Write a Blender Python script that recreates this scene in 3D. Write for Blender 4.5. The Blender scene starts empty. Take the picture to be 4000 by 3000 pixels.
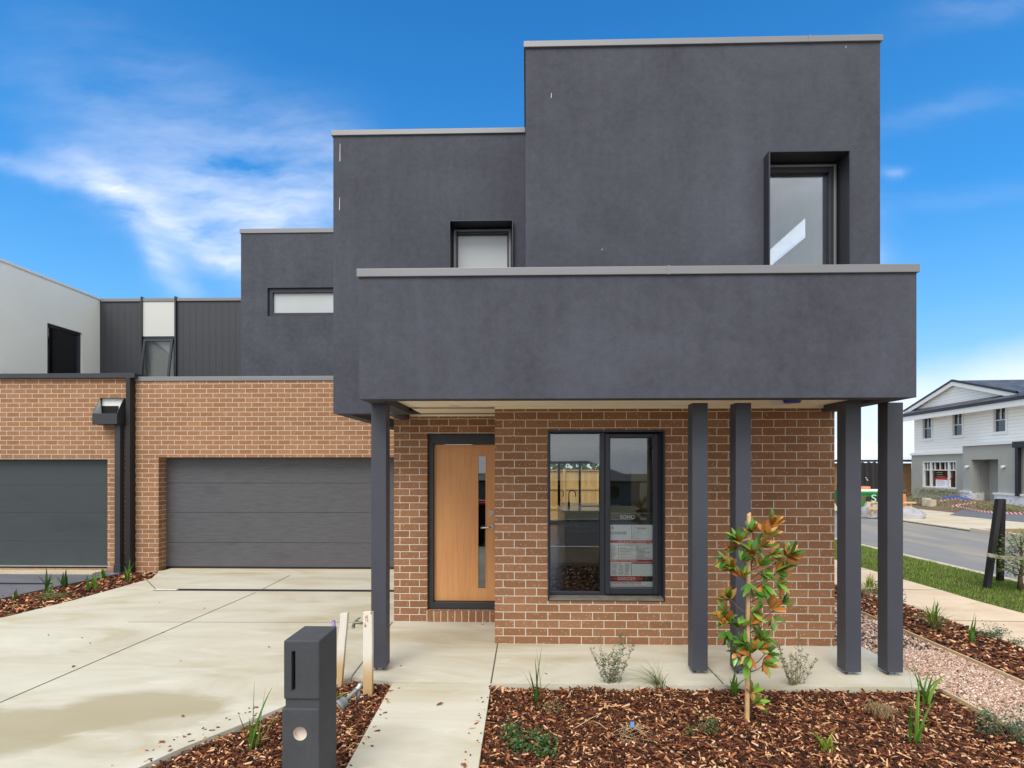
import bpy, bmesh, math, random
from mathutils import Vector, Matrix, Euler, noise as mnoise
R = math.radians
random.seed(7)
sc = bpy.context.scene
col = sc.collection

# ------------------------------------------------------------------ camera
EYE = 1.90                      # camera height over the entry slab (metres)
FPX, CX, HY = 2100.0, 2010.0, 1825.0   # focal length, principal column and horizon row of the 4000x3000 photograph
YAW = math.atan(50.0 / 2100.0)
cam_d = bpy.data.cameras.new('camera'); cam = bpy.data.objects.new('camera', cam_d); col.objects.link(cam)
cam_d.sensor_fit = 'HORIZONTAL'; cam_d.sensor_width = 36.0; cam_d.lens = FPX / 4000 * 36
cam_d.shift_x = -10 / 4000; cam_d.shift_y = 325 / 4000
cam_d.clip_start = 0.05; cam_d.clip_end = 2000
cam.location = (0, 0, EYE); cam.rotation_euler = (R(90), 0, YAW)
sc.camera = cam

# ------------------------------------------------------------------ sky, sun, exposure
SUN_EL, SUN_AZ = R(52), R(200)          # high sun behind the photographer, veiled by cloud
wd = bpy.data.worlds.new('World'); sc.world = wd; wd.use_nodes = True
wt = wd.node_tree; wt.nodes.clear()
def WN(t): return wt.nodes.new(t)
def wm(op, a, b=None, c=None, clamp=False, tree=None):
    tree = tree or wt
    n = tree.nodes.new('ShaderNodeMath'); n.operation = op; n.use_clamp = clamp
    for i, v in enumerate((a, b, c)):
        if v is None: continue
        if isinstance(v, (int, float)): n.inputs[i].default_value = v
        else: tree.links.new(v, n.inputs[i])
    return n.outputs[0]
tc = WN('ShaderNodeTexCoord'); sp = WN('ShaderNodeSeparateXYZ'); wt.links.new(tc.outputs['Generated'], sp.inputs[0])
dx, dy, dz = sp.outputs
sky = WN('ShaderNodeTexSky'); sky.sky_type = 'NISHITA'; sky.sun_disc = False
sky.sun_elevation = SUN_EL; sky.sun_rotation = SUN_AZ
sky.air_density = 1.0; sky.dust_density = 0.4; sky.ozone_density = 2.5
hs = WN('ShaderNodeHueSaturation'); hs.inputs['Saturation'].default_value = 1.38; hs.inputs['Value'].default_value = 1.28
wt.links.new(sky.outputs[0], hs.inputs['Color'])
ys = wm('MAXIMUM', dy, 0.12)
a = wm('DIVIDE', dx, ys); b = wm('DIVIDE', dz, ys)
cb = WN('ShaderNodeCombineXYZ'); wt.links.new(a, cb.inputs[0]); wt.links.new(b, cb.inputs[1])
def wnoise(scale, detail, rough, sx=1, sy=1, rot=0, seed=0.0, src=None):
    mp = WN('ShaderNodeMapping'); mp.inputs['Scale'].default_value = (sx, sy, 1); mp.inputs['Rotation'].default_value = (0, 0, rot)
    mp.inputs['Location'].default_value = (seed, seed * .7, seed * .3)
    n = WN('ShaderNodeTexNoise'); n.inputs['Scale'].default_value = scale; n.inputs['Detail'].default_value = detail; n.inputs['Roughness'].default_value = rough
    wt.links.new(src or cb.outputs[0], mp.inputs[0]); wt.links.new(mp.outputs[0], n.inputs['Vector'])
    return n.outputs['Fac']
w1 = wm('SUBTRACT', wnoise(3.0, 5, .6), .5); w2 = wm('SUBTRACT', wnoise(3.0, 5, .6, seed=5.2), .5)
aw = wm('ADD', a, wm('MULTIPLY', w1, .14)); bw = wm('ADD', b, wm('MULTIPLY', w2, .11))
def blob(px, py, lu, lv, ang, amp):
    ca, cbv = (px - 2060) / 2100, (1825 - py) / 2100
    x = wm('SUBTRACT', aw, ca); y = wm('SUBTRACT', bw, cbv)
    c, s = math.cos(R(ang)), math.sin(R(ang))
    u = wm('ADD', wm('MULTIPLY', x, c), wm('MULTIPLY', y, s)); v = wm('SUBTRACT', wm('MULTIPLY', y, c), wm('MULTIPLY', x, s))
    q = wm('ADD', wm('POWER', wm('ABSOLUTE', wm('DIVIDE', u, lu)), 2), wm('POWER', wm('ABSOLUTE', wm('DIVIDE', v, lv)), 2))
    return wm('MULTIPLY', wm('EXPONENT', wm('MULTIPLY', q, -1)), amp)
mask = None
for bl in [(230, 665, .17, .020, -12, .62), (640, 840, .21, .030, -32, .86), (950, 780, .26, .10, -12, .60), (1080, 900, .18, .08, -25, .62), (590, 960, .11, .032, -55, .66), (560, 560, .22, .05, -18, .22),
           (900, 420, .36, .07, -25, .24), (300, 350, .25, .04, -22, .14), (3800, 60, .12, .03, 10, .25), (3700, 450, .16, .02, 8, .18), (3850, 780, .16, .02, 5, .12), (3500, 690, .02, .01, 0, .5), (3060, 960, .10, .10, 0, 4.0), (1250, 620, .12, .08, -20, .3)]:  # strongest blob: unseen cloud behind the tower, added to brighten its side slot
    t = blob(*bl); mask = t if mask is None else wm('ADD', mask, t)
cb2 = WN('ShaderNodeCombineXYZ'); wt.links.new(aw, cb2.inputs[0]); wt.links.new(bw, cb2.inputs[1])
fib = wnoise(4.6, 8, .56, 1.0, 3.6, R(24), 1.7, cb2.outputs[0])
fib = wm('MULTIPLY', wm('SUBTRACT', fib, .26), 1.75, clamp=True)
cl = wm('MULTIPLY', mask, fib, clamp=True)
# low bank near the horizon (towards the side street)
bank_r = WN('ShaderNodeMapRange'); bank_r.inputs[1].default_value = .10; bank_r.inputs[2].default_value = -.02; wt.links.new(wm('ADD', bw, wm('MULTIPLY', a, -.16)), bank_r.inputs[0]); bank_r.interpolation_type = 'SMOOTHSTEP'
rgt = WN('ShaderNodeMapRange'); rgt.inputs[1].default_value = .25; rgt.inputs[2].default_value = .8; wt.links.new(a, rgt.inputs[0])
bank = wm('MULTIPLY', wm('MULTIPLY', bank_r.outputs[0], rgt.outputs[0]), 1.0)
cl = wm('MAXIMUM', cl, bank)
# overcast half of the sky: behind the photographer and overhead
ov = WN('ShaderNodeMapRange'); ov.interpolation_type = 'SMOOTHSTEP'; ov.inputs[1].default_value = .40; ov.inputs[2].default_value = -.05; wt.links.new(dy, ov.inputs[0])
oz = WN('ShaderNodeMapRange'); oz.interpolation_type = 'SMOOTHSTEP'; oz.inputs[1].default_value = .74; oz.inputs[2].default_value = .92; wt.links.new(dz, oz.inputs[0])
over = wm('MAXIMUM', ov.outputs[0], oz.outputs[0])
cn = WN('ShaderNodeTexNoise'); cn.inputs['Scale'].default_value = 3.2; cn.inputs['Detail'].default_value = 7
mpn = WN('ShaderNodeMapping'); mpn.inputs['Scale'].default_value = (1, 1, 4); wt.links.new(tc.outputs['Generated'], mpn.inputs[0]); wt.links.new(mpn.outputs[0], cn.inputs['Vector'])
ocr = WN('ShaderNodeValToRGB'); ocr.color_ramp.elements[0].position = .3; ocr.color_ramp.elements[0].color = (5.2, 5.6, 6.3, 1)
ocr.color_ramp.elements[1].position = .7; ocr.color_ramp.elements[1].color = (8.8, 8.9, 9.0, 1); wt.links.new(cn.outputs['Fac'], ocr.inputs[0])
def wmix(f, c1, c2):
    n = WN('ShaderNodeMix'); n.data_type = 'RGBA'
    if isinstance(f, float): n.inputs[0].default_value = f
    else: wt.links.new(f, n.inputs[0])
    for i, c in ((6, c1), (7, c2)):
        if isinstance(c, tuple): n.inputs[i].default_value = c
        else: wt.links.new(c, n.inputs[i])
    return n.outputs[2]
grd = WN('ShaderNodeValToRGB'); wt.links.new(dz, grd.inputs[0]); er = grd.color_ramp
while len(er.elements) < 5: er.elements.new(.5)
for e_, (p_, c_) in zip(er.elements, ((0.0, (3.6, 4.6, 5.6, 1)), (.10, (2.3, 4.0, 5.7, 1)), (.24, (.9, 2.9, 5.6, 1)), (.38, (.33, 2.0, 5.0, 1)), (.66, (.14, 1.1, 3.2, 1)))): e_.position = p_; e_.color = c_
skyc = wmix(.78, hs.outputs[0], grd.outputs[0])
c1 = wmix(cl, skyc, (5.6, 6.0, 6.9, 1))
c2 = wmix(over, c1, ocr.outputs[0])
bg = WN('ShaderNodeBackground'); bg.inputs['Strength'].default_value = 0.10; wt.links.new(c2, bg.inputs[0])
wo = WN('ShaderNodeOutputWorld'); wt.links.new(bg.outputs[0], wo.inputs[0])

sl = bpy.data.lights.new('sun', 'SUN'); sl.energy = 1.5; sl.angle = R(34); sl.color = (1, .95, .87)
so = bpy.data.objects.new('sun', sl); col.objects.link(so)
# sun_rotation is measured clockwise from +Y
sdir = Vector((math.sin(SUN_AZ) * math.cos(SUN_EL), math.cos(SUN_AZ) * math.cos(SUN_EL), math.sin(SUN_EL)))
so.rotation_euler = sdir.to_track_quat('Z', 'Y').to_euler()
sc.view_settings.view_transform = 'Standard'; sc.view_settings.look = 'None'
sc.view_settings.exposure = 0.85; sc.view_settings.gamma = 1

# ------------------------------------------------------------------ measuring helpers (photo pixel -> point on a plane of the place)
def ray(px, py):
    u = (px - CX) / FPX; v = -(py - HY) / FPX
    c, s = math.cos(YAW), math.sin(YAW)
    return Vector((u * c - s, u * s + c, v))
def at(px, py, Y):                       # on the vertical plane y = Y
    d = ray(px, py); t = Y / d.y; return Vector((d.x * t, Y, EYE + d.z * t))
def gr(px, py, Z=0.0):                   # on the horizontal plane z = Z
    d = ray(px, py); t = (Z - EYE) / d.z; return Vector((d.x * t, d.y * t, Z))
def onx(px, py, X):
    d = ray(px, py); t = X / d.x; return Vector((X, d.y * t, EYE + d.z * t))

# ------------------------------------------------------------------ materials
class NT:
    def __init__(s, name):
        s.m = bpy.data.materials.new(name); s.m.use_nodes = True; s.t = s.m.node_tree; s.t.nodes.clear()
        s.out = s.t.nodes.new('ShaderNodeOutputMaterial')
    def n(s, t, **k):
        x = s.t.nodes.new(t)
        for a_, v in k.items(): setattr(x, a_, v)
        return x
    def l(s, a_, b_): s.t.links.new(a_, b_)
    def set(s, sock, v):
        if isinstance(v, (int, float, tuple)): sock.default_value = v
        else: s.l(v, sock)
    def math(s, op, a_, b_=None, c_=None, clamp=False): return wm(op, a_, b_, c_, clamp, s.t)
    def mix(s, f, a_, b_, blend='MIX'):
        x = s.n('ShaderNodeMix', data_type='RGBA', blend_type=blend); s.set(x.inputs[0], f)
        for i, c in ((6, a_), (7, b_)): s.set(x.inputs[i], (c + (1,) if isinstance(c, tuple) and len(c) == 3 else c))
        return x.outputs[2]
    def ramp(s, f, stops):
        x = s.n('ShaderNodeValToRGB'); cr = x.color_ramp
        while len(cr.elements) < len(stops): cr.elements.new(.5)
        for e, (p, c) in zip(cr.elements, stops): e.position = p; e.color = (c if len(c) == 4 else tuple(c) + (1,))
        s.set(x.inputs[0], f); return x.outputs[0]
    def coord(s, kind='Object', scale=(1, 1, 1), rot=(0, 0, 0), loc=(0, 0, 0)):
        if kind == 'World': g = s.n('ShaderNodeNewGeometry').outputs['Position']
        else: g = s.n('ShaderNodeTexCoord').outputs[kind]
        mp = s.n('ShaderNodeMapping'); mp.inputs['Scale'].default_value = scale; mp.inputs['Rotation'].default_value = rot; mp.inputs['Location'].default_value = loc
        s.l(g, mp.inputs[0]); return mp.outputs[0]
    def noise(s, vec, scale, detail=4, rough=.55, dist=0):
        x = s.n('ShaderNodeTexNoise'); x.inputs['Scale'].default_value = scale; x.inputs['Detail'].default_value = detail
        x.inputs['Roughness'].default_value = rough; x.inputs['Distortion'].default_value = dist
        if vec is not None: s.l(vec, x.inputs['Vector'])
        return x.outputs['Fac']
    def bump(s, h, strength=.3, dist=.01, normal=None):
        x = s.n('ShaderNodeBump'); x.inputs['Strength'].default_value = strength; x.inputs['Distance'].default_value = dist
        s.l(h, x.inputs['Height'])
        if normal is not None: s.l(normal, x.inputs['Normal'])
        return x.outputs[0]
    def bsdf(s, color, rough=.6, metal=0, normal=None, spec=.5, **k):
        x = s.n('ShaderNodeBsdfPrincipled'); s.set(x.inputs['Base Color'], color + (1,) if isinstance(color, tuple) and len(color) == 3 else color)
        s.set(x.inputs['Roughness'], rough); s.set(x.inputs['Metallic'], metal); s.set(x.inputs['Specular IOR Level'], spec)
        if normal is not None: s.l(normal, x.inputs['Normal'])
        for kk, v in k.items(): s.set(x.inputs[kk.replace('_', ' ')], v)
        s.l(x.outputs[0], s.out.inputs[0]); return x
M = {}
def simple(name, color, rough=.6, metal=0, spec=.5, var=.12, vs=8, bump=.0, bs=60):
    t = NT(name); v = t.coord('World'); n = t.noise(v, vs, 5)
    c = t.mix(n, tuple(x * (1 - var) for x in color), tuple(min(1, x * (1 + var)) for x in color))
    nm = t.bump(t.noise(v, bs, 4), bump, .004) if bump else None
    t.bsdf(c, rough, metal, nm, spec); M[name] = t.m; return t.m

def stucco(name, base, blot=.3, bumps=.55):
    t = NT(name); v = t.coord('World')
    n1 = t.noise(v, 1.1, 6, .62, .6); n2 = t.noise(v, 14, 6, .7); n3 = t.noise(v, 90, 3, .6)
    st = t.noise(t.coord('World', (5, 5, .35)), 1.6, 5, .6)
    f = t.math('ADD', t.math('MULTIPLY', t.math('SUBTRACT', n1, .5), 1.5), t.math('MULTIPLY', t.math('SUBTRACT', n2, .5), 1.1))
    f = t.math('ADD', f, t.math('MULTIPLY', t.math('SUBTRACT', st, .5), .5)); f = t.math('ADD', f, .5, clamp=True)
    c = t.mix(f, tuple(x * (1 - blot) for x in base), tuple(x * (1 + blot) for x in base))
    fl = t.math('GREATER_THAN', n3, .73); c = t.mix(t.math('MULTIPLY', fl, .25), c, tuple(min(1, x * 2.2) for x in base))
    h = t.math('ADD', t.math('MULTIPLY', n2, .7), t.math('MULTIPLY', n3, .5))
    t.bsdf(c, .82, 0, t.bump(h, bumps, .006), .3); M[name] = t.m
stucco('render_dark', (.065, .069, .088), .32); stucco('render_pale', (.60, .61, .57), .04, .2); stucco('render_white', (.88, .88, .80), .04, .2); stucco('render_grey', (.36, .365, .33), .07, .2)
stucco('mailbox_stucco', (.058, .061, .068), .2, .5)

def brick(name, ca, cb_, mortar, row=.086, wid=.24, off=(0, 0), ms=.0046, speck=.9, vertical=False):
    t = NT(name); uv = t.coord('UV', loc=(off[0], off[1], 0))
    # a little waviness so the joints are hand laid
    wv = t.n('ShaderNodeTexNoise'); wv.inputs['Scale'].default_value = 9; wv.inputs['Detail'].default_value = 3; t.l(uv, wv.inputs['Vector'])
    sub = t.n('ShaderNodeVectorMath', operation='SUBTRACT'); t.l(wv.outputs['Color'], sub.inputs[0]); sub.inputs[1].default_value = (.5, .5, .5)
    sc_ = t.n('ShaderNodeVectorMath', operation='MULTIPLY'); t.l(sub.outputs[0], sc_.inputs[0]); sc_.inputs[1].default_value = (.010, .007, 0)
    ad = t.n('ShaderNodeVectorMath', operation='ADD'); t.l(uv, ad.inputs[0]); t.l(sc_.outputs[0], ad.inputs[1])
    bt = t.n('ShaderNodeTexBrick', offset=0 if vertical else .5, squash=1.0); t.l(ad.outputs[0], bt.inputs['Vector'])
    bt.inputs['Color1'].default_value = (0, 0, 0, 1); bt.inputs['Color2'].default_value = (1, 1, 1, 1); bt.inputs['Mortar'].default_value = (.5, .5, .5, 1)
    bt.inputs['Scale'].default_value = 1; bt.inputs['Mortar Size'].default_value = ms; bt.inputs['Mortar Smooth'].default_value = .12; bt.inputs['Bias'].default_value = 0
    bt.inputs['Brick Width'].default_value = wid; bt.inputs['Row Height'].default_value = row
    per = bt.outputs['Color']; mor = bt.outputs['Fac']
    bw_ = t.n('ShaderNodeRGBToBW'); t.l(per, bw_.inputs[0])
    n1 = t.noise(uv, 30, 5, .65); n2 = t.noise(uv, 160, 3, .6); n3 = t.noise(uv, .9, 4)
    f = t.math('ADD', t.math('MULTIPLY', bw_.outputs[0], .48), t.math('MULTIPLY', t.math('SUBTRACT', n1, .35), .75), clamp=True)
    c = t.mix(f, ca, cb_)
    c = t.mix(t.math('MULTIPLY', t.math('SUBTRACT', n3, .4), .9, clamp=True), c, tuple(x * .72 for x in ca))
    vo = t.n('ShaderNodeTexVoronoi', feature='F1'); vo.inputs['Scale'].default_value = 52; t.l(uv, vo.inputs['Vector'])
    ws = t.n('ShaderNodeTexWhiteNoise'); t.l(vo.outputs['Position'], ws.inputs['Vector'])
    sp1 = t.math('MULTIPLY', t.math('LESS_THAN', vo.outputs['Distance'], .20), t.math('GREATER_THAN', ws.outputs['Value'], .76))
    c = t.mix(t.math('MULTIPLY', sp1, speck), c, (.72, .66, .58))
    mc = t.mix(n1, tuple(x * .8 for x in mortar), tuple(min(1, x * 1.15) for x in mortar))
    c = t.mix(mor, c, mc)
    h = t.math('ADD', t.math('MULTIPLY', t.math('SUBTRACT', 1, mor), 1.0), t.math('MULTIPLY', n2, .25))
    t.bsdf(c, .85, 0, t.bump(h, .8, .006), .25); M[name] = t.m
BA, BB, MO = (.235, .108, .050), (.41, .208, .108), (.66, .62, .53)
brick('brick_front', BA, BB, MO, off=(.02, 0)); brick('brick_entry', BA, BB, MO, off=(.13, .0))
brick('brick_garage', (.28, .130, .060), (.43, .228, .120), (.66, .61, .51), off=(.0, .012))  # front brick in a lighter tone, brighter exposure put into the colour
brick('brick_rowlock', BA, BB, MO, row=.24, wid=.086, off=(.03, .03), vertical=True)
brick('brick_far', (.20, .105, .04), (.33, .18, .075), (.38, .30, .2), speck=0)

def concrete(name, base, joint=None, puddle=False):
    t = NT(name); v = t.coord('World')
    vs = t.coord('World', (.55, 1.5, 1), (0, 0, R(18)))
    n1 = t.noise(vs, 1.1, 6, .62, .9); n2 = t.noise(vs, 3.2, 7, .68, .5); n3 = t.noise(v, 160, 3, .6); n4 = t.noise(v, .45, 3)
    c = t.ramp(n1, [(.28, tuple(x * y for x, y in zip(base, (.80, .74, .62)))), (.5, base), (.72, tuple(min(1, x * y) for x, y in zip(base, (1.13, 1.15, 1.20))))])
    c = t.mix(t.math('MULTIPLY', t.math('SUBTRACT', n2, .56), 3.2, clamp=True), c, tuple(min(1, x * y) for x, y in zip(base, (1.28, 1.32, 1.42))))
    c = t.mix(t.math('MULTIPLY', t.math('SUBTRACT', n4, .5), 1.3, clamp=True), c, tuple(x * y for x, y in zip(base, (.92, .82, .66))))
    c = t.mix(t.math('MULTIPLY', t.math('GREATER_THAN', n3, .70), .3), c, tuple(x * .55 for x in base))
    rough = .62
    if puddle:                               # a damp stain drying on the drive
        pos = t.n('ShaderNodeNewGeometry').outputs['Position']; s3 = t.n('ShaderNodeSeparateXYZ'); t.l(pos, s3.inputs[0])
        wob = t.math('MULTIPLY', t.math('SUBTRACT', n2, .5), .55)
        wob2 = t.math('MULTIPLY', t.math('SUBTRACT', n1, .5), .35)
        def ell(cx, cy, rx, ry, ang):
            co, si = math.cos(R(ang)), math.sin(R(ang))
            x_ = t.math('ADD', t.math('SUBTRACT', s3.outputs[0], cx), wob); y_ = t.math('ADD', t.math('SUBTRACT', s3.outputs[1], cy), wob2)
            u = t.math('ADD', t.math('MULTIPLY', x_, co), t.math('MULTIPLY', y_, si)); w = t.math('SUBTRACT', t.math('MULTIPLY', y_, co), t.math('MULTIPLY', x_, si))
            q = t.math('SQRT', t.math('ADD', t.math('POWER', t.math('ABSOLUTE', t.math('DIVIDE', u, rx)), 2), t.math('POWER', t.math('ABSOLUTE', t.math('DIVIDE', w, ry)), 2)))
            return t.math('MULTIPLY', t.math('SUBTRACT', 1.08, q), 3.6, clamp=True)
        e = t.math('MAXIMUM', ell(-3.0, 4.12, .74, .42, -6), ell(-3.95, 3.72, .95, .42, 10))
        e2 = ell(-2.7, 3.75, .6, .25, 25)
        e = t.math('SUBTRACT', e, t.math('MULTIPLY', e2, .6), clamp=True)
        c = t.mix(t.math('MULTIPLY', e, .80), c, tuple(x * y for x, y in zip(base, (.66, .60, .47))))
    t.bsdf(c, rough, 0, t.bump(t.math('ADD', t.math('MULTIPLY', n2, .6), t.math('MULTIPLY', n3, .4)), .15, .004), .35); M[name] = t.m
concrete('concrete_drive', (.52, .495, .40), puddle=True); concrete('concrete_slab', (.55, .52, .42)); concrete('concrete_path', (.66, .51, .34))
concrete('concrete_grey', (.30, .28, .23)); concrete('concrete_dark', (.135, .14, .165)); concrete('concrete_far', (.54, .47, .34))

def asphalt():
    t = NT('asphalt'); v = t.coord('World'); vs = t.coord('World', (1.8, .35, 1), (0, 0, R(-15)))
    n = t.noise(v, 150, 3); d = t.noise(vs, .55, 6, .62, .6); d2 = t.noise(vs, 1.6, 5, .6)
    c = t.mix(n, (.17, .165, .16), (.25, .245, .235))
    c = t.mix(t.math('MULTIPLY', t.math('SUBTRACT', d, .46), 4, clamp=True), c, (.34, .28, .20))
    c = t.mix(t.math('MULTIPLY', t.math('SUBTRACT', d2, .58), 4, clamp=True), c, (.37, .33, .27))
    t.bsdf(c, .8, 0, t.bump(n, .3, .004), .3); M['asphalt'] = t.m
asphalt()
simple('capping', (.215, .215, .225), .45, .3, .5, .06, 2); simple('capping_side', (.30, .30, .315), .45, .3); simple('dark_metal', (.038, .040, .047), .45, .2, .5, .2, 4)
simple('post_paint', (.052, .056, .072), .55, 0, .45, .18, 3, .08, 90); simple('black_metal', (.012, .012, .014), .4); simple('frame_alu', (.040, .044, .056), .38, .4, .5, .08, 3)
simple('zinc', (.42, .44, .45), .35, .8, .5, .3, 12); simple('cap_cream', (.62, .55, .48), .6); simple('soffit_paint', (.96, .87, .70), .6, 0, .3, .03, 2)
simple('white_plastic', (.78, .76, .72), .4); simple('blue_plastic', (.01, .03, .35), .3); simple('chrome', (.72, .70, .67), .18, 1.0); simple('steel', (.5, .5, .5), .35, .9)
simple('white_paint', (.74, .74, .72), .5, 0, .4, .04, 3); simple('black_void', (.006, .006, .007), .9); simple('interior_wall', (.30, .31, .30), .8); simple('interior_white', (.84, .85, .85), .7)
simple('interior_mid', (.34, .29, .23), .7); simple('interior_dark', (.05, .04, .035), .5); simple('timber_floor', (.10, .08, .06), .25, 0, .5, .3, 6); simple('bench_stone', (.75, .76, .76), .12, 0, .6, .05, 4); simple('cabinet_dark', (.03, .028, .025), .25)
simple('dirt', (.155, .115, .07), .95, 0, .2, .45, 1.4, .9, 18); simple('soil_dark', (.075, .045, .03), .95, 0, .2, .5, 6, 1.0, 30); simple('soil_grey', (.07, .065, .06), .95, 0, .2, .5, 3, .8, 12)
simple('ground_far', (.16, .15, .085), .95, 0, .2, .35, .3, .5, 3); simple('roof_dark', (.03, .032, .04), .6); simple('pine', (.62, .40, .19), .6, 0, .4, .2, 9); simple('orange_timber', (.60, .22, .07), .6)
simple('blue_film', (.03, .08, .42), .4); simple('red_plastic', (.60, .03, .03), .5); simple('car_red', (.35, .006, .012), .15, .2); simple('tyre', (.015, .015, .015), .8)
simple('green_skip', (.02, .19, .05), .5, 0, .5, .7, 2.0); simple('rust', (.17, .085, .045), .85, 0, .3, .5, 3); simple('purple_pipe', (.24, .17, .38), .4); simple('pvc_grey', (.20, .22, .24), .5, 0, .5, .35, 30)
simple('stake_wood', (.62, .40, .20), .7, 0, .3, .25, 14); simple('black_stake', (.012, .010, .011), .6); simple('hessian', (.36, .32, .25), .9); simple('bark', (.13, .085, .05), .9, 0, .2, .3, 30); simple('trunk_green', (.19, .13, .07), .8)
simple('dry_root', (.50, .36, .20), .8, 0, .3, .3, 20); simple('blue_tag', (.16, .32, .72), .5); simple('asphalt_dark', (.050, .050, .052), .85); simple('wall_taupe', (.34, .29, .23), .85); simple('paper', (.86, .87, .85), .7, 0, .3, .05, 20); simple('poster_red', (.62, .03, .04), .5); simple('poster_black', (.02, .02, .02), .4); simple('print_grey', (.30, .31, .31), .7)
simple('ink', (.02, .02, .03), .6); simple('print_white', (.85, .85, .85), .5); simple('timber_edge', (.60, .46, .27), .8, 0, .3, .25, 10); simple('tan_dirt', (.25, .16, .08), .95, 0, .2, .35, 2.5, .8, 14)

def clear_glass(name, tint, k, rough=.0, base=.0):
    t = NT(name); tr = t.n('ShaderNodeBsdfTransparent'); tr.inputs[0].default_value = tint + (1,)
    gl = t.n('ShaderNodeBsdfGlossy'); gl.inputs['Roughness'].default_value = rough; gl.inputs[0].default_value = (.92, .96, 1, 1)
    v = t.coord('World'); gl_n = t.bump(t.noise(v, .8, 2), .015, .05); t.l(gl_n, gl.inputs['Normal'])
    fr = t.n('ShaderNodeFresnel'); fr.inputs[0].default_value = 1.5
    f = t.math('ADD', t.math('MULTIPLY', fr.outputs[0], k), base, clamp=True)
    mx = t.n('ShaderNodeMixShader'); t.l(f, mx.inputs[0]); t.l(tr.outputs[0], mx.inputs[1]); t.l(gl.outputs[0], mx.inputs[2]); t.l(mx.outputs[0], t.out.inputs[0])
    M[name] = t.m
clear_glass('glass', (.95, .97, .96), 1.7, 0, .01); clear_glass('glass_upper', (.95, .97, .97), 1.5, 0, .07); clear_glass('glass_thin', (1, 1, 1), .5, 0, 0); clear_glass('glass_dark', (.25, .26, .26), 2.4, 0, .05); clear_glass('glass_far', (.2, .21, .22), 2.0)
def frosted():
    t = NT('frosted_glass'); v = t.coord('World'); n = t.noise(v, .9, 4)
    c = t.mix(n, (.40, .43, .44), (.50, .53, .54)); t.bsdf(c, .18, 0, None, .7); M['frosted_glass'] = t.m
frosted()
def wood_door():
    t = NT('door_timber'); v = t.coord('Object', (9, 9, .5)); n = t.noise(v, 4, 6, .6, .25); n2 = t.noise(t.coord('Object', (70, 70, 1.2)), 3, 4, .6); n3 = t.noise(t.coord('Object', (2.2, 2.2, .2)), 2, 3)
    f = t.math('ADD', t.math('MULTIPLY', n, .5), t.math('ADD', t.math('MULTIPLY', n2, .30), t.math('MULTIPLY', n3, .25)))
    c = t.ramp(f, [(.28, (.52, .225, .080)), (.52, (.66, .32, .125)), (.78, (.74, .40, .175))])
    t.bsdf(c, .42, 0, t.bump(n2, .08, .002), .4); M['door_timber'] = t.m
wood_door()
def garage_panel(name, base, amt):
    t = NT(name); v = t.coord('World', (1.6, 1.6, 15)); n = t.noise(v, 2.2, 7, .65, .35); n2 = t.noise(t.coord('World', (1, 1, 2.2)), 1.4, 5, .62); n3 = t.noise(t.coord('World', (8, 8, 120)), 3, 3)
    f = t.math('ADD', t.math('MULTIPLY', t.math('SUBTRACT', n, .5), 1.4), t.math('ADD', t.math('MULTIPLY', t.math('SUBTRACT', n3, .5), .35), .5), clamp=True)
    c = t.mix(f, tuple(x * (1 - amt) for x in base), tuple(x * (1 + amt) for x in base))
    c = t.mix(t.math('MULTIPLY', t.math('SUBTRACT', n2, .55), 3, clamp=True), c, tuple(x * .68 for x in base))
    t.bsdf(c, .45, 0, t.bump(n, .2, .003), .4); M[name] = t.m
garage_panel('garage_laminate', (.088, .088, .096), .34); garage_panel('garage_teal', (.045, .056, .060), .12)
def island(name, stops, rough=.8, trans=0, spec=.3, two=None):
    t = NT(name); g = t.n('ShaderNodeNewGeometry'); c = t.ramp(g.outputs['Random Per Island'], stops)
    if trans:
        p = t.bsdf(c, rough, 0, None, spec); tl = t.n('ShaderNodeBsdfTranslucent'); t.l(c, tl.inputs[0]); mx = t.n('ShaderNodeMixShader'); mx.inputs[0].default_value = trans
        t.l(p.outputs[0], mx.inputs[1]); t.l(tl.outputs[0], mx.inputs[2]); t.l(mx.outputs[0], t.out.inputs[0])
    else: t.bsdf(c, rough, 0, None, spec)
    M[name] = t.m
island('bark_chips', [(0, (.020, .007, .004)), (.28, (.060, .018, .008)), (.56, (.13, .040, .017)), (.74, (.23, .078, .032)), (.84, (.44, .18, .075)), (.91, (.68, .37, .18)), (1, (.78, .54, .33))])
island('pebbles', [(0, (.24, .13, .09)), (.3, (.44, .27, .20)), (.6, (.58, .41, .31)), (.85, (.68, .54, .44)), (1, (.80, .70, .60))], .75)
island('turf', [(0, (.10, .19, .02)), (.4, (.18, .32, .035)), (.8, (.28, .42, .06)), (1, (.50, .50, .18))], .6, .35)
island('strap_leaf', [(0, (.06, .15, .015)), (.5, (.11, .25, .03)), (1, (.20, .36, .06))], .4, .3)
island('strap_leaf_dark', [(0, (.03, .085, .018)), (.5, (.06, .14, .025)), (1, (.12, .23, .04))], .4, .25)
island('lime_leaf', [(0, (.15, .26, .02)), (1, (.36, .45, .07))], .5, .3)
island('grey_leaf', [(0, (.14, .19, .10)), (.5, (.22, .27, .15)), (1, (.34, .38, .22))], .6, .3)
island('tuft_leaf', [(0, (.12, .18, .06)), (.6, (.25, .30, .12)), (1, (.42, .40, .22))], .6, .3)
island('dry_leaf', [(0, (.34, .24, .11)), (1, (.62, .48, .27))], .7, .3)
island('magnolia_top', [(0, (.04, .13, .02)), (.6, (.10, .25, .03)), (1, (.26, .48, .06))], .30, .15, .6)
island('magnolia_under', [(0, (.38, .11, .018)), (.6, (.58, .22, .04)), (1, (.66, .38, .12))], .6, .2)
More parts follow.
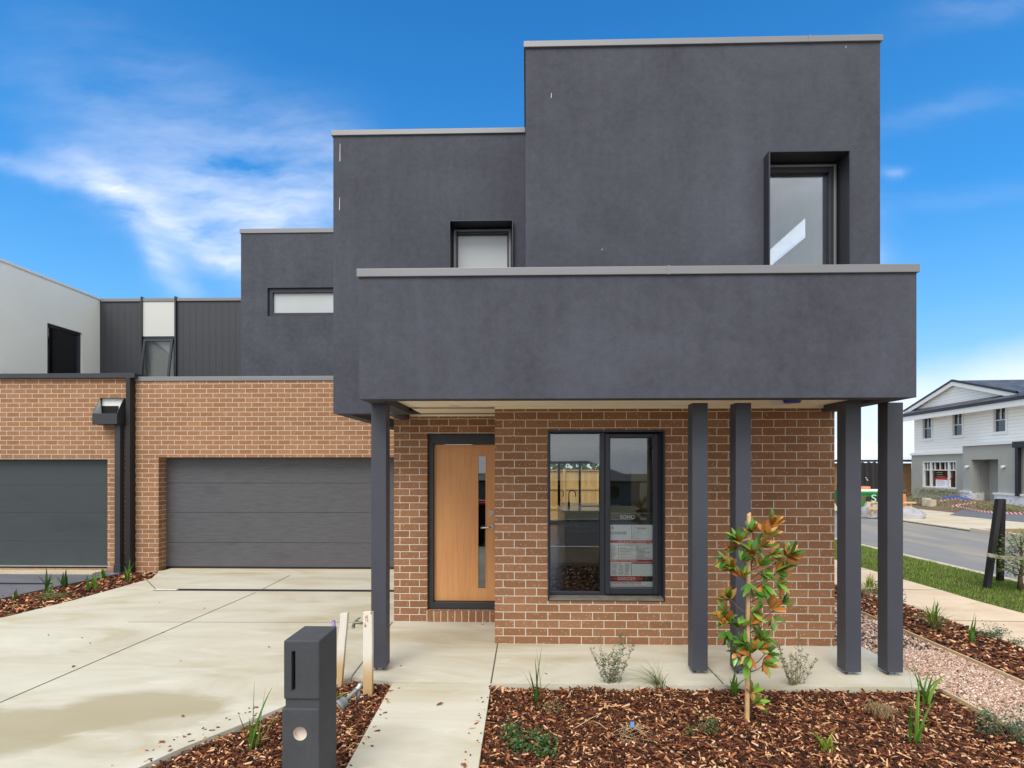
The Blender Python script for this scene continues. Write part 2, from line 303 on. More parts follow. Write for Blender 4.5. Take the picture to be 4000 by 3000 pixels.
island('bush_leaf', [(0, (.02, .06, .02)), (.5, (.045, .13, .035)), (.85, (.09, .20, .05)), (1, (.30, .13, .05))], .45, .2)
island('bluish_bush', [(0, (.035, .075, .04)), (.5, (.07, .14, .07)), (1, (.15, .24, .11))], .5, .2)
island('tree_leaf', [(0, (.07, .13, .02)), (.5, (.15, .23, .04)), (1, (.27, .34, .08))], .5, .3)
island('eucalypt', [(0, (.02, .04, .015)), (.5, (.05, .08, .03)), (1, (.10, .13, .05))], .7, .2)
island('weeds', [(0, (.08, .12, .03)), (.5, (.20, .22, .07)), (1, (.34, .27, .12))], .7, .2)
island('litter', [(0, (.09, .03, .012)), (1, (.28, .11, .04))], .7)
def white_weathered():
    t = NT('weathered_white_timber'); v = t.coord('Object', (1, 1, .35)); n = t.noise(v, 22, 6, .7); s3 = t.n('ShaderNodeSeparateXYZ'); t.l(t.coord('Object'), s3.inputs[0])
    c = t.mix(n, (.62, .58, .48), (.78, .76, .68))
    lo = t.math('MULTIPLY', t.math('SUBTRACT', t.math('ADD', .27, t.math('MULTIPLY', n, .18)), s3.outputs[2]), 6, clamp=True)
    c = t.mix(t.math('MULTIPLY', lo, .85), c, (.50, .31, .11))
    chip = t.math('MULTIPLY', t.math('GREATER_THAN', n, .60), t.math('GREATER_THAN', s3.outputs[2], .56)); c = t.mix(chip, c, (.38, .18, .08))
    c = t.mix(t.math('GREATER_THAN', t.noise(t.coord('Object'), 60, 3), .74), c, (.25, .20, .15))
    t.bsdf(c, .8, 0, t.bump(n, .3, .004), .3); M['weathered_white_timber'] = t.m
white_weathered()
def paling():
    t = NT('paling_timber'); n = t.noise(t.coord('Object', (14, 14, .8)), 2, 6, .65, .3); g = t.n('ShaderNodeNewGeometry')
    kn = t.noise(t.coord('Object', (1, 1, .6)), 9, 3); c = t.mix(n, (.42, .20, .06), (.70, .42, .15)); c = t.mix(g.outputs['Random Per Island'], c, (.66, .42, .18)); c = t.mix(t.math('GREATER_THAN', kn, .70), c, (.22, .10, .035))
    t.bsdf(c, .75); M['paling_timber'] = t.m
paling()
def roof_tiles():
    t = NT('roof_tiles'); uv = t.coord('UV'); bt = t.n('ShaderNodeTexBrick', offset=0); bt.inputs['Scale'].default_value = 1; bt.inputs['Brick Width'].default_value = .3; bt.inputs['Row Height'].default_value = .33
    bt.inputs['Mortar Size'].default_value = .05; bt.inputs['Mortar Smooth'].default_value = .6; bt.inputs['Color1'].default_value = (.07, .07, .075, 1); bt.inputs['Color2'].default_value = (.15, .15, .155, 1); bt.inputs['Mortar'].default_value = (.012, .012, .014, 1)
    t.l(uv, bt.inputs['Vector']); h = t.math('SUBTRACT', 1, bt.outputs['Fac']); t.bsdf(bt.outputs['Color'], .5, 0, t.bump(h, 1, .04)); M['roof_tiles'] = t.m
roof_tiles()
def boards(name, base, pitch, axis='z', dark=.5):
    t = NT(name); uv = t.coord('UV'); s3 = t.n('ShaderNodeSeparateXYZ'); t.l(uv, s3.inputs[0]); x = s3.outputs[1 if axis == 'z' else 0]
    fr = t.math('FRACT', t.math('DIVIDE', x, pitch)); ln = t.math('LESS_THAN', fr, .10)
    n = t.noise(uv, 3, 4); c = t.mix(n, tuple(v * .95 for v in base), base); c = t.mix(t.math('MULTIPLY', ln, dark), c, tuple(v * .35 for v in base))
    t.bsdf(c, .55, 0, t.bump(fr if axis == 'z' else t.math('SUBTRACT', 1, ln), .5, .012)); M[name] = t.m
boards('weatherboard', (.86, .86, .82), .18); boards('grooved_panel', (.040, .043, .050), .15, 'x', .5)
def wrap():
    t = NT('plastic_wrap'); n = t.noise(t.coord('Object'), 6, 5, .7); p = t.bsdf((.50, .50, .54), .22, 0, t.bump(n, 1, .05), .6); tr = t.n('ShaderNodeBsdfTransparent'); mx = t.n('ShaderNodeMixShader'); mx.inputs[0].default_value = .35
    t.l(p.outputs[0], mx.inputs[1]); t.l(tr.outputs[0], mx.inputs[2]); t.l(mx.outputs[0], t.out.inputs[0]); M['plastic_wrap'] = t.m
wrap()
def tape():
    t = NT('tape_stripes'); uv = t.coord('UV'); s3 = t.n('ShaderNodeSeparateXYZ'); t.l(uv, s3.inputs[0])
    f = t.math('LESS_THAN', t.math('FRACT', t.math('ADD', t.math('MULTIPLY', s3.outputs[0], 2.5), t.math('MULTIPLY', s3.outputs[1], 2.5))), .5)
    t.bsdf(t.mix(f, (.8, .8, .8), (.65, .02, .02)), .5); M['tape_stripes'] = t.m
tape()

# ------------------------------------------------------------------ mesh builder
OFF = {}
class MB:
    def __init__(s): s.v = []; s.f = []; s.mi = []; s.sm = []; s.uv = None; s.uvs = {}
    def poly(s, pts, mi=0, smooth=False, uvs=None):
        i = len(s.v); s.v += [Vector(p) for p in pts]; s.f.append(tuple(range(i, i + len(pts)))); s.mi.append(mi); s.sm.append(smooth)
        if uvs: s.uvs[len(s.f) - 1] = uvs
        return s
    def mesh(s, vs, fs, mi=0, smooth=False):
        i = len(s.v); s.v += [Vector(p) for p in vs]
        for f in fs: s.f.append(tuple(k + i for k in f)); s.mi.append(mi); s.sm.append(smooth)
        return s
    def box(s, x0, x1, y0, y1, z0, z1, mi=0, bev=0):
        if x0 > x1: x0, x1 = x1, x0
        if y0 > y1: y0, y1 = y1, y0
        if z0 > z1: z0, z1 = z1, z0
        if bev:
            bm = bmesh.new(); bmesh.ops.create_cube(bm, size=1)
            for v in bm.verts: v.co = Vector(((x0 + x1) / 2 + v.co.x * (x1 - x0), (y0 + y1) / 2 + v.co.y * (y1 - y0), (z0 + z1) / 2 + v.co.z * (z1 - z0)))
            bmesh.ops.bevel(bm, geom=bm.edges[:], offset=bev, segments=2, profile=.5, affect='EDGES')
            bm.verts.index_update(); s.mesh([v.co.copy() for v in bm.verts], [[v.index for v in f.verts] for f in bm.faces], mi); bm.free(); return s
        V = [(x0, y0, z0), (x1, y0, z0), (x1, y1, z0), (x0, y1, z0), (x0, y0, z1), (x1, y0, z1), (x1, y1, z1), (x0, y1, z1)]
        return s.mesh(V, [(0, 3, 2, 1), (4, 5, 6, 7), (0, 1, 5, 4), (1, 2, 6, 5), (2, 3, 7, 6), (3, 0, 4, 7)], mi)
    def prism(s, pts, z0, z1, mi=0):        # polygon (x, y) extruded between two heights, counter clockwise
        ar = sum(pts[i][0] * pts[(i + 1) % len(pts)][1] - pts[(i + 1) % len(pts)][0] * pts[i][1] for i in range(len(pts)))
        if ar < 0: pts = pts[::-1]
        n = len(pts); V = [(p[0], p[1], z0) for p in pts] + [(p[0], p[1], z1) for p in pts]
        return s.mesh(V, [tuple(range(n - 1, -1, -1)), tuple(range(n, 2 * n))] + [(i, (i + 1) % n, n + (i + 1) % n, n + i) for i in range(n)], mi)
    def tube(s, pts, rs, k=8, mi=0, cap=True, smooth=True):
        pts = [Vector(p) for p in pts]
        if isinstance(rs, (int, float)): rs = [rs] * len(pts)
        V = []; F = []; up = None
        for i, p in enumerate(pts):
            d = (pts[min(i + 1, len(pts) - 1)] - pts[max(i - 1, 0)]).normalized()
            if up is None: up = d.orthogonal().normalized()
            up = (up - d * up.dot(d)); up = up.normalized() if up.length > 1e-6 else d.orthogonal().normalized()
            w = d.cross(up)
            for j in range(k): an = 2 * math.pi * j / k; V.append(p + (up * math.cos(an) + w * math.sin(an)) * rs[i])
        for i in range(len(pts) - 1):
            for j in range(k): F.append((i * k + j, i * k + (j + 1) % k, (i + 1) * k + (j + 1) % k, (i + 1) * k + j))
        s.mesh(V, F, mi, smooth)
        if cap: b0 = len(s.v) - len(V); s.f += [tuple(b0 + j for j in range(k - 1, -1, -1)), tuple(b0 + (len(pts) - 1) * k + j for j in range(k))]; s.mi += [mi, mi]; s.sm += [False, False]
        return s
    def build(s, name, mats, parent=None, origin=None, local=False):
        if not isinstance(mats, (list, tuple)): mats = [mats]
        if parent is None: off = Vector(origin) if origin is not None else Vector((0, 0, 0))
        elif local: off = Vector((0, 0, 0))
        else: off = OFF.get(parent.name, Vector((0, 0, 0)))
        me = bpy.data.meshes.new(name)
        me.from_pydata([tuple(v - off) for v in s.v], [], s.f); me.polygons.foreach_set('material_index', s.mi); me.polygons.foreach_set('use_smooth', s.sm)
        for m_ in mats: me.materials.append(M[m_] if isinstance(m_, str) else m_)
        uvl = me.uv_layers.new(name='uv'); dat = [0.0] * (2 * len(me.loops)); me.update()
        for p in me.polygons:
            n = p.normal; ax = max(range(3), key=lambda q: abs(n[q])); cu = s.uvs.get(p.index)
            for q, li in enumerate(p.loop_indices):
                if cu: u, w = cu[q]
                else:
                    c = s.v[me.loops[li].vertex_index]; u, w = ((c.y, c.z), (c.x, c.z), (c.x, c.y))[ax]
                dat[2 * li] = u; dat[2 * li + 1] = w
        uvl.data.foreach_set('uv', dat)
        o = bpy.data.objects.new(name, me); col.objects.link(o)
        if parent is None: o.location = off
        else: o.parent = parent
        OFF[o.name] = off
        return o
def tag(o, label=None, cat=None, group=None, kind=None):
    if label: o['label'] = label
    if cat: o['category'] = cat
    if group: o['group'] = group
    if kind: o['kind'] = kind
    return o
def thing(name, loc, label, cat, group=None, rz=0):
    o = bpy.data.objects.new(name, None); col.objects.link(o); o.location = loc; o.rotation_euler = (0, 0, rz); o.empty_display_size = .2
    OFF[o.name] = Vector(loc); return tag(o, label, cat, group)
def lab(o, t): o['label'] = t; return o
def wall(mb, x0, x1, z0, z1, yf, th, holes=(), mi=0):
    xs = sorted({x0, x1, *[h[0] for h in holes], *[h[1] for h in holes]}); zs = sorted({z0, z1, *[h[2] for h in holes], *[h[3] for h in holes]})
    xs = [x for x in xs if x0 <= x <= x1]; zs = [z for z in zs if z0 <= z <= z1]
    for i in range(len(xs) - 1):
        for j in range(len(zs) - 1):
            cx, cz = (xs[i] + xs[i + 1]) / 2, (zs[j] + zs[j + 1]) / 2
            if any(h[0] < cx < h[1] and h[2] < cz < h[3] for h in holes): continue
            a0, a1, c0, c1_ = xs[i], xs[i + 1], zs[j], zs[j + 1]
            mb.poly([(a0, yf, c0), (a1, yf, c0), (a1, yf, c1_), (a0, yf, c1_)], mi); mb.poly([(a1, yf + th, c0), (a0, yf + th, c0), (a0, yf + th, c1_), (a1, yf + th, c1_)], mi)
    y0, y1 = yf, yf + th
    mb.poly([(x0, y1, z0), (x0, y0, z0), (x0, y0, z1), (x0, y1, z1)], mi); mb.poly([(x1, y0, z0), (x1, y1, z0), (x1, y1, z1), (x1, y0, z1)], mi)
    mb.poly([(x0, y0, z1), (x1, y0, z1), (x1, y1, z1), (x0, y1, z1)], mi); mb.poly([(x0, y1, z0), (x1, y1, z0), (x1, y0, z0), (x0, y0, z0)], mi)
    for h in holes:
        a0, a1, c0, c1_ = h
        if a0 > x0: mb.poly([(a0, y0, c0), (a0, y1, c0), (a0, y1, c1_), (a0, y0, c1_)], mi)
        if a1 < x1: mb.poly([(a1, y1, c0), (a1, y0, c0), (a1, y0, c1_), (a1, y1, c1_)], mi)
        if c1_ < z1: mb.poly([(a0, y1, c1_), (a1, y1, c1_), (a1, y0, c1_), (a0, y0, c1_)], mi)
        if c0 > z0: mb.poly([(a0, y0, c0), (a1, y0, c0), (a1, y1, c0), (a0, y1, c0)], mi)
    return mb
def text(body, size, x, y, z, mat, parent, name='lettering', align='LEFT', sx=1.0, shear=0, ext=.0008):
    cu = bpy.data.curves.new('t', 'FONT'); cu.body = body; cu.size = size; cu.align_x = align; cu.extrude = ext; cu.shear = shear; cu.resolution_u = 3
    to = bpy.data.objects.new('t', cu); col.objects.link(to); dg = bpy.context.evaluated_depsgraph_get(); dg.update()
    me = bpy.data.meshes.new_from_object(to.evaluated_get(dg)); bpy.data.objects.remove(to)
    mb = MB(); mb.mesh([(x + v.co.x * sx, y - v.co.z, z + v.co.y) for v in me.vertices], [tuple(p.vertices) for p in me.polygons]); bpy.data.meshes.remove(me)
    return mb.build(name, mat, parent) if parent is not None else mb

# ================================================================== THE DARK TOWNHOUSE
YB, YT, YN, YM, YD, YG = 4.62, 5.07, 5.78, 5.86, 6.59, 9.72
TH = thing('townhouse', (0.9, YN, 0), 'dark rendered two storey townhouse with brown brick base, balcony on square posts and timber door', 'house')
XBL, XBR = at(1403, 1300, YB).x, at(3580, 1300, YB).x
ZB = 2.49; ZBT = (at(1401, 583 * 1.808, YB).z + at(3580, 570 * 1.808, YB).z) / 2
XTL, XTR = at(2053, 500, YT).x, at(3438, 500, YT).x
ZTT = (at(2053, 92 * 1.808, YT).z + at(3435, 76 * 1.808, YT).z) / 2
XML = at(1302, 900, YM).x; ZMT = at(1302, 283 * 1.808, YM).z
XNL = at(1933, 2200, YN).x; XNR = at(3260, 2200, YN).x
XPL = at(1539, 2200, YD).x
print('DIM', XBL, XBR, ZBT, XTL, XTR, ZTT, XML, ZMT, XNL, XNR, XPL)

def coping(name, x0, x1, y0, y1, zt, parent, h=.07, joints=(), m='capping', lip=.018):
    mb = MB(); mb.box(x0 - lip, x1 + lip, y0 - lip, y1 + lip, zt - h, zt, bev=.004)
    for j in joints: mb.box(j - .012, j + .012, y0 - lip - .003, y1 + lip, zt - h - .002, zt + .003)
    return mb.build(name, m, parent)
# balcony fascia: a hollow parapet with returns
fas = MB(); t_ = .16
wall(fas, XBL, XBR, ZB, ZBT - .03, YB, t_)
fas.box(XBL, XBL + t_, YB + t_ + .002, YM, ZB, ZBT - .03); fas.box(XBR - t_, XBR, YB + t_ + .002, 8.2, ZB, ZBT - .03)
fas.box(XBL + t_ + .002, XBR - t_ - .002, YB + t_ + .002, YT - .002, 2.60, 2.85)
fo = fas.build('balcony_fascia', 'render_dark', TH)
coping('coping', XBL, XBR, YB, YB + t_, ZBT, fo, joints=(at(2610, 1050, YB).x,)); coping('side_coping', XBL, XBL + t_, YB + t_ + .04, YM - .03, ZBT, fo)
coping('side_coping', XBR - t_, XBR, YB + t_ + .04, 8.2, ZBT, fo)
# tower with boxed window and slot of high light on its side
WX0, WX1, WZ1 = at(3003.5, 900, 4.96).x, at(3323.6, 900, 4.96).x, at(3003, 589, 4.96).z
SZ0, SZ1 = 4.50, 4.72
tw = MB(); wall(tw, XTL, XTR, 2.62, ZTT - .03, YT, .12, [(WX0 + .01, WX1 - .01, 3.25, WZ1 - .01)])
tw.box(XTL, XTL + .12, YT + .122, 11.5, 2.62, ZTT - .03); y2 = 9.6
tw.box(XTR - .12, XTR, YT + .122, y2 + 1.9, 2.62, SZ0); tw.box(XTR - .12, XTR, YT + .122, y2 + 1.9, SZ1 + .17, ZTT - .03); tw.box(XTR - .12, XTR, YT + .122, 6.10, SZ0 + .001, SZ1 + .169); tw.box(XTR - .12, XTR, y2, y2 + 1.9, SZ0 + .001, SZ1 + .169)
tw.box(XTL, XTR, 11.5, 11.62, 2.62, ZTT - .03)
two = tw.build('upper_wall', 'render_dark', TH)
coping('coping', XTL, XTR, YT, YT + .16, ZTT, two, .058, joints=(at(3160, 150, YT).x,)); coping('side_coping', XTR - .16, XTR, YT + .20, 11.62, ZTT, two, .058); coping('side_coping', XTL, XTL + .16, YT + .20, 11.62, ZTT, two, .058)
MB().box(XTL + .13, XTR - .13, YT + .14, 11.49, 5.62, 5.70).build('roof', 'dark_metal', TH)
# scuff marks of white render on the tower and the block beside it
for nm, (px, py0, py1, Y) in {'a': (2152, 362, 384, YT), 'b': (1327, 560, 632, YM), 'c': (1325, 770, 822, YM), 'd': (3302, 178, 190, YT), 'e': (2350, 970, 980, YT)}.items():
    p0, p1 = at(px, py0, Y), at(px, py1, Y); m_ = MB(); m_.poly([(p0.x, Y - .003, p1.z), (p0.x + .006, Y - .003, p1.z + .01), (p0.x + .007, Y - .003, p0.z), (p0.x + .003, Y - .003, p0.z - .01)]); m_.build('scuff', 'white_paint', two)
def room(x0, x1, y0, y1, z0, z1, mat, name='room_lining', slot=None):
    m_ = MB(); e = .012
    m_.poly([(x0, y1, z0), (x1, y1, z0), (x1, y1, z1), (x0, y1, z1)]); m_.poly([(x0, y0, z0), (x0, y1, z0), (x0, y1, z1), (x0, y0, z1)])
    if slot:
        s0, s1, q0, q1 = slot
        for a0, a1, c0, c1_ in [(y0, y1, z0, q0), (y0, y1, q1, z1), (y0, s0, q0, q1), (s1, y1, q0, q1)]: m_.poly([(x1, a1, c0), (x1, a0, c0), (x1, a0, c1_), (x1, a1, c1_)])
    else: m_.poly([(x1, y1, z0), (x1, y0, z0), (x1, y0, z1), (x1, y1, z1)])
    m_.poly([(x0, y0, z1), (x1, y0, z1), (x1, y1, z1), (x0, y1, z1)]); m_.poly([(x0, y0, z0), (x0, y1, z0), (x1, y1, z0), (x1, y0, z0)])
    return m_.build(name, mat, TH)
room(XTL + .14, XTR - .13, YT + .30, 11.4, 3.0, 5.6, 'interior_white', slot=(6.16, y2, SZ0, SZ1))
def ring(mb, x0, x1, z0, z1, y0, y1, w, wb=None, wt=None, bev=.003):
    wb = w if wb is None else wb; wt = w if wt is None else wt
    mb.box(x0, x0 + w, y0, y1, z0, z1, bev=bev); mb.box(x1 - w, x1, y0, y1, z0, z1, bev=bev)
    mb.box(x0 + w, x1 - w, y0 + .0005, y1 - .0005, z1 - wt, z1 - .0005, bev=bev); mb.box(x0 + w, x1 - w, y0 + .0005, y1 - .0005, z0 + .0005, z0 + wb, bev=bev); return mb
def boxed_window(x0, x1, z0, z1, yf, depth, glass, label=None, fw=.075, wt=.085):
    m_ = MB(); ring(m_, x0, x1, z0, z1, yf, yf + depth, .012, bev=.001); fr = m_.build('window', 'frame_alu', TH)
    if label: lab(fr, label)
    g = MB(); ring(g, x0 + .012, x1 - .012, z0 + .012, z1 - .012, yf + depth - .06, yf + depth, fw, wt=wt, bev=.006); g.build('frame', 'frame_alu', fr)
    g = MB(); ring(g, x0 + .03, x1 - .03, z0 + .03, z1 - .03, yf + depth - .075, yf + depth - .062, .022, bev=.003); g.build('bead', 'capping', fr)
    MB().box(x0 + .02, x1 - .02, yf + depth - .03, yf + depth - .022, z0 + .02, z1 - .02).build('pane', glass, fr); return fr
boxed_window(WX0, WX1, 3.22, WZ1, 4.96, .25, 'glass_upper', 'tall window boxed out in dark metal above the balcony')
MB().box(XTR - .03, XTR - .02, 6.10, y2, SZ0, SZ1 + .17).build('side_pane', 'glass_thin', TH)
# recessed block to the left of the tower
XMR = XTL - .003
MX0, MX1, MZ1 = at(1753.8, 900, 5.80).x, at(2004.6, 900, 5.80).x, at(1754, 859.7, 5.80).z
mdl = MB(); wall(mdl, XML, XMR, ZB, ZMT - .03, YM, .12, [(MX0 + .01, MX1 - .01, 3.3, MZ1 - .01), (XBL + .02, XMR, ZB, 2.62)])
mdl.box(XML, XML + .14, YM + .122, YG + 1.9, ZB, ZMT - .03); mdl.box(XML + .142, XMR, YG + 1.7, YG + 1.9, ZB, ZMT - .03)
mo = mdl.build('middle_wall', 'render_dark', TH)
coping('coping', XML, XMR - .02, YM, YM + .16, ZMT, mo, .058); coping('side_coping', XML, XML + .16, YM + .20, YG + 1.9, ZMT, mo, .058)
MB().box(XML + .15, XMR, YM + .14, YG + 1.69, ZMT - .4, ZMT - .32).build('roof', 'dark_metal', TH)
room(XML + .15, XMR - .01, YM + .30, 8.6, 3.0, ZMT - .42, 'interior_white')
boxed_window(MX0, MX1, 3.28, MZ1, 5.80, .24, 'frosted_glass', 'small frosted window boxed out above the left end of the balcony', .06, .07)
# soffits and the dark edge beams under them
s_ = MB(); s_.box(XBL + t_ + .002, XBR - t_ - .002, YB + t_ + .002, YD + .02, 2.555, 2.598); s_.box(XBR - t_ - .4, XBR - t_ - .002, YD + .021, 8.1, 2.556, 2.598)
sof = s_.build('soffit', 'soffit_paint', TH)
s_ = MB(); s_.box(XML + .143, XPL - .03 + .0, YM + .125, YG - .01, 2.61, 2.64); s_.build('soffit', 'soffit_paint', TH)
MB().box(XBL - .11, XBL - .002, YM + .002, YD - .002, 2.485, 2.60).build('edge_beam', 'dark_metal', TH)
MB().box(XNL, XNR - .02, YN - .03, YN - .002, 2.525, 2.554).box(XBL + .01, XNL - .002, YD - .03, YD - .002, 2.525, 2.554).build('cornice', 'soffit_paint', TH)
def disc(mb, cx, cy, z0, z1, r, k=24, r2=None):
    r2 = r2 or r; V = []; 
    for j in range(k): an = 2 * math.pi * j / k; V.append((cx + r * math.cos(an), cy + r * math.sin(an), z0))
    for j in range(k): an = 2 * math.pi * j / k; V.append((cx + r2 * math.cos(an), cy + r2 * math.sin(an), z1))
    return mb.mesh(V, [tuple(range(k - 1, -1, -1)), tuple(range(k, 2 * k))] + [(j, (j + 1) % k, k + (j + 1) % k, k + j) for j in range(k)])
lp = gr(1772, 1587, 2.55); m_ = MB(); disc(m_, lp.x, lp.y, 2.546, 2.556, .055); m_.build('downlight', 'white_plastic', TH)
lp = at(3068, 1555, 5.15); m_ = MB(); disc(m_, lp.x - .02, 5.2, 2.500, 2.556, .085, 28, .10); cf = m_.build('ceiling_fitting', 'white_plastic', TH)
m_ = MB(); disc(m_, lp.x, 5.02, 2.495, 2.53, .07, 28, .08); m_.build('cover', 'blue_plastic', cf)
# square posts
for px in (1449.5, 2705, 2874, 3303.5, 3467):
    x = at(px, 2400, 4.96).x; m_ = MB(); m_.box(x, x + .14, 4.96, 5.10, .035, ZB - .002, bev=.003); po = m_.build('post', 'post_paint', TH)
    m_ = MB(); m_.box(x + .05, x + .09, 5.01, 5.05, .006, .04); m_.box(x + .03, x + .11, 4.99, 5.07, .001, .008); m_.build('post_base', 'zinc', po)
# brick ground floor
c5 = lambda cx, cy, Y=YN: at(2000 + cx / 1.951, 1600 + cy / 1.951, Y)
wa, wb = c5(271, 157), c5(1167, 1462)
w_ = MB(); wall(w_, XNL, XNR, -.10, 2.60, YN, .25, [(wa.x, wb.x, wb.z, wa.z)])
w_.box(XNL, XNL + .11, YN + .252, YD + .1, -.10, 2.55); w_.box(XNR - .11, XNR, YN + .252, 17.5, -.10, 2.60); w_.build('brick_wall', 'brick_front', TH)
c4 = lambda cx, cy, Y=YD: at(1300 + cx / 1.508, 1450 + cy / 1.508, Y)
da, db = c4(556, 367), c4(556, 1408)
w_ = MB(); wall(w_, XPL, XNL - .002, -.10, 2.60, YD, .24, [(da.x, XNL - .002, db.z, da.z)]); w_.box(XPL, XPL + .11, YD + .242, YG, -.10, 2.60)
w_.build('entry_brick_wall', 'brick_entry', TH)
MB().box(da.x - .01, XNL - .003, YD - .012, YD + .12, -.004, db.z - .004).build('brick_sill', 'brick_rowlock', TH)
# front door
c6 = lambda cx, cy, Y: at(1650 + cx / 1.953, 1600 + cy / 1.953, Y)
dfr = MB(); dx0, dx1, dz0, dz1 = da.x + .003, da.x + 1.00, db.z + .002, da.z - .003
dfr.box(dx0, dx0 + .062, YD + .055, YD + .19, dz0, dz1, bev=.003); dfr.box(dx1 - .062, dx1, YD + .055, YD + .19, dz0, dz1)
dfr.box(dx0 + .062, dx1 - .062, YD + .056, YD + .189, dz1 - .125, dz1 - .001, bev=.003); dfr.box(dx0 + .062, dx1 - .062, YD + .045, YD + .189, dz0 + .001, dz0 + .085, bev=.003)
DY = YD + .115; lx0, lx1, lz0, lz1 = dx0 + .066, dx1 - .066, dz0 + .09, dz1 - .13
g0, g1 = c6(426, 356, DY), c6(482, 1362, DY)
lf = MB(); wall(lf, lx0, lx1, lz0, lz1, DY, .042, [(g0.x, g1.x, g1.z, g0.z)])
door = lf.build('front_door', 'door_timber', TH); dfr.build('door_frame', 'dark_metal', door)
MB().box(g0.x, g1.x, DY + .02, DY + .026, g1.z, g0.z).build('glass_slot', 'glass_dark', door)
m_ = MB(); wall(m_, g0.x - .012, g1.x + .012, g1.z - .012, g0.z + .012, DY - .004, .004, [(g0.x, g1.x, g1.z, g0.z)]); m_.build('glass_bead', 'door_timber', door)
lk = c6(527, 788, DY); hk = c6(527, 893, DY)
def rod(mb, p, q, r, k=16): return mb.tube([p, q], r, k)
m_ = MB(); rod(m_, (lk.x, DY - .014, lk.z), (lk.x, DY, lk.z), .031, 24); rod(m_, (lk.x, DY - .022, lk.z), (lk.x, DY - .012, lk.z), .017, 20); m_.box(lk.x - .002, lk.x + .002, DY - .024, DY - .020, lk.z - .007, lk.z + .007); m_.build('deadlock', 'chrome', door)
m_ = MB(); rod(m_, (hk.x, DY - .012, hk.z), (hk.x, DY, hk.z), .031, 24); rod(m_, (hk.x, DY - .055, hk.z), (hk.x, DY - .01, hk.z), .012, 16)
m_.tube([(hk.x, DY - .055, hk.z), (hk.x - .04, DY - .057, hk.z - .003), (hk.x - .135, DY - .05, hk.z - .012)], [.011, .010, .008], 12); m_.build('door_handle', 'chrome', door)
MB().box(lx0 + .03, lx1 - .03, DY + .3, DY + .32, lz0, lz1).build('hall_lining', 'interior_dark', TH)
# front window: metal surround, fixed pane left, awning sash right
wx0, wx1, wz0, wz1 = wa.x + .003, wb.x - .003, wb.z + .003, wa.z - .003
m_ = MB(); ring(m_, wx0, wx1, wz0, wz1, YN - .012, YN + .15, .016, bev=.002); fw_ = m_.build('front_window', 'frame_alu', TH)
sz = c5(600, 1410, YN + .12).z
m_ = MB(); m_.mesh([(wx0 + .016, YN - .02, wz0 + .018), (wx1 - .016, YN - .02, wz0 + .018), (wx1 - .016, YN + .13, sz), (wx0 + .016, YN + .13, sz), (wx0 + .016, YN - .02, wz0 + .008), (wx1 - .016, YN - .02, wz0 + .008), (wx1 - .016, YN + .13, wz0 + .01), (wx0 + .016, YN + .13, wz0 + .01)], [(0, 1, 2, 3), (4, 5, 1, 0)])
simple('dusty_metal', (.20, .18, .15), .6, .2, .4, .6, 8); m_.build('sill', 'dusty_metal', fw_)
FY = YN + .10
fa, fb = c5(293, 185, FY), c5(672, 1392, FY); ml, mr = c5(676, 0, FY).x, c5(707, 0, FY).x; rr = c5(1116, 0, FY).x; sg0, sg1 = c5(748, 218, FY), c5(1065, 1355, FY)
m_ = MB(); ix0, ix1, iz0, iz1 = wx0 + .017, wx1 - .017, sz + .001, wz1 - .017
m_.box(ix0, fa.x, FY, FY + .06, iz0, iz1, bev=.003); m_.box(fb.x, mr, FY - .001, FY + .06, iz0, iz1, bev=.003); m_.box(rr, ix1, FY, FY + .06, iz0, iz1, bev=.003)
m_.box(fa.x, fb.x, FY + .001, FY + .06, iz1 - (iz1 - fa.z), iz1 - .0005, bev=.002); m_.box(fa.x, fb.x, FY + .001, FY + .06, iz0 + .0005, fb.z, bev=.002); m_.build('frame', 'frame_alu', fw_)
m_ = MB(); ring(m_, mr + .002, rr - .002, iz0 + .012, iz1 - .012, FY - .022, FY + .035, sg0.x - mr - .002, wb=sg1.z - iz0 - .012, wt=iz1 - .012 - sg0.z, bev=.008); m_.build('awning_sash', 'frame_alu', fw_)
MB().box(fa.x - .01, fb.x + .01, FY + .03, FY + .036, fb.z - .01, fa.z + .01).build('pane', 'glass', fw_); MB().box(sg0.x - .01, sg1.x + .01, FY + .012, FY + .018, sg1.z - .01, sg0.z + .01).build('pane', 'glass', fw_)
# ground floor interior seen through the window: open plan through to the rear sliding doors
ix0_, ix1_, iy0, iy1 = XNL + .12, XNR - .12, YN + .26, 17.4
GX0, GX1, GZ1 = .12, 2.36, 2.06
m_ = MB(); wall(m_, ix0_ - .5, ix1_, .0, 2.54, iy1, .1, [(GX0, GX1, .10, GZ1)])
m_.poly([(ix0_ - .5, YD + .5, .0), (ix0_ - .5, iy1, 0), (ix0_ - .5, iy1, 2.54), (ix0_ - .5, YD + .5, 2.54)]); m_.poly([(ix1_, iy1, 0), (ix1_, iy0, 0), (ix1_, iy0, 2.54), (ix1_, iy1, 2.54)])
m_.poly([(ix0_, iy0, 2.54), (ix1_, iy0, 2.54), (ix1_, iy1, 2.54), (ix0_, iy1, 2.54)]); m_.poly([(ix0_ - .5, YD + .5, 2.54), (ix0_, YD + .5, 2.54), (ix0_, iy1, 2.54), (ix0_ - .5, iy1, 2.54)]); m_.build('room_lining', 'interior_mid', TH)
MB().box(ix0_, ix1_, iy0, iy1, .0, .08).box(ix0_ - .5, ix0_ - .001, YD + .5, iy1, .0, .08).build('timber_floor', 'timber_floor', TH)
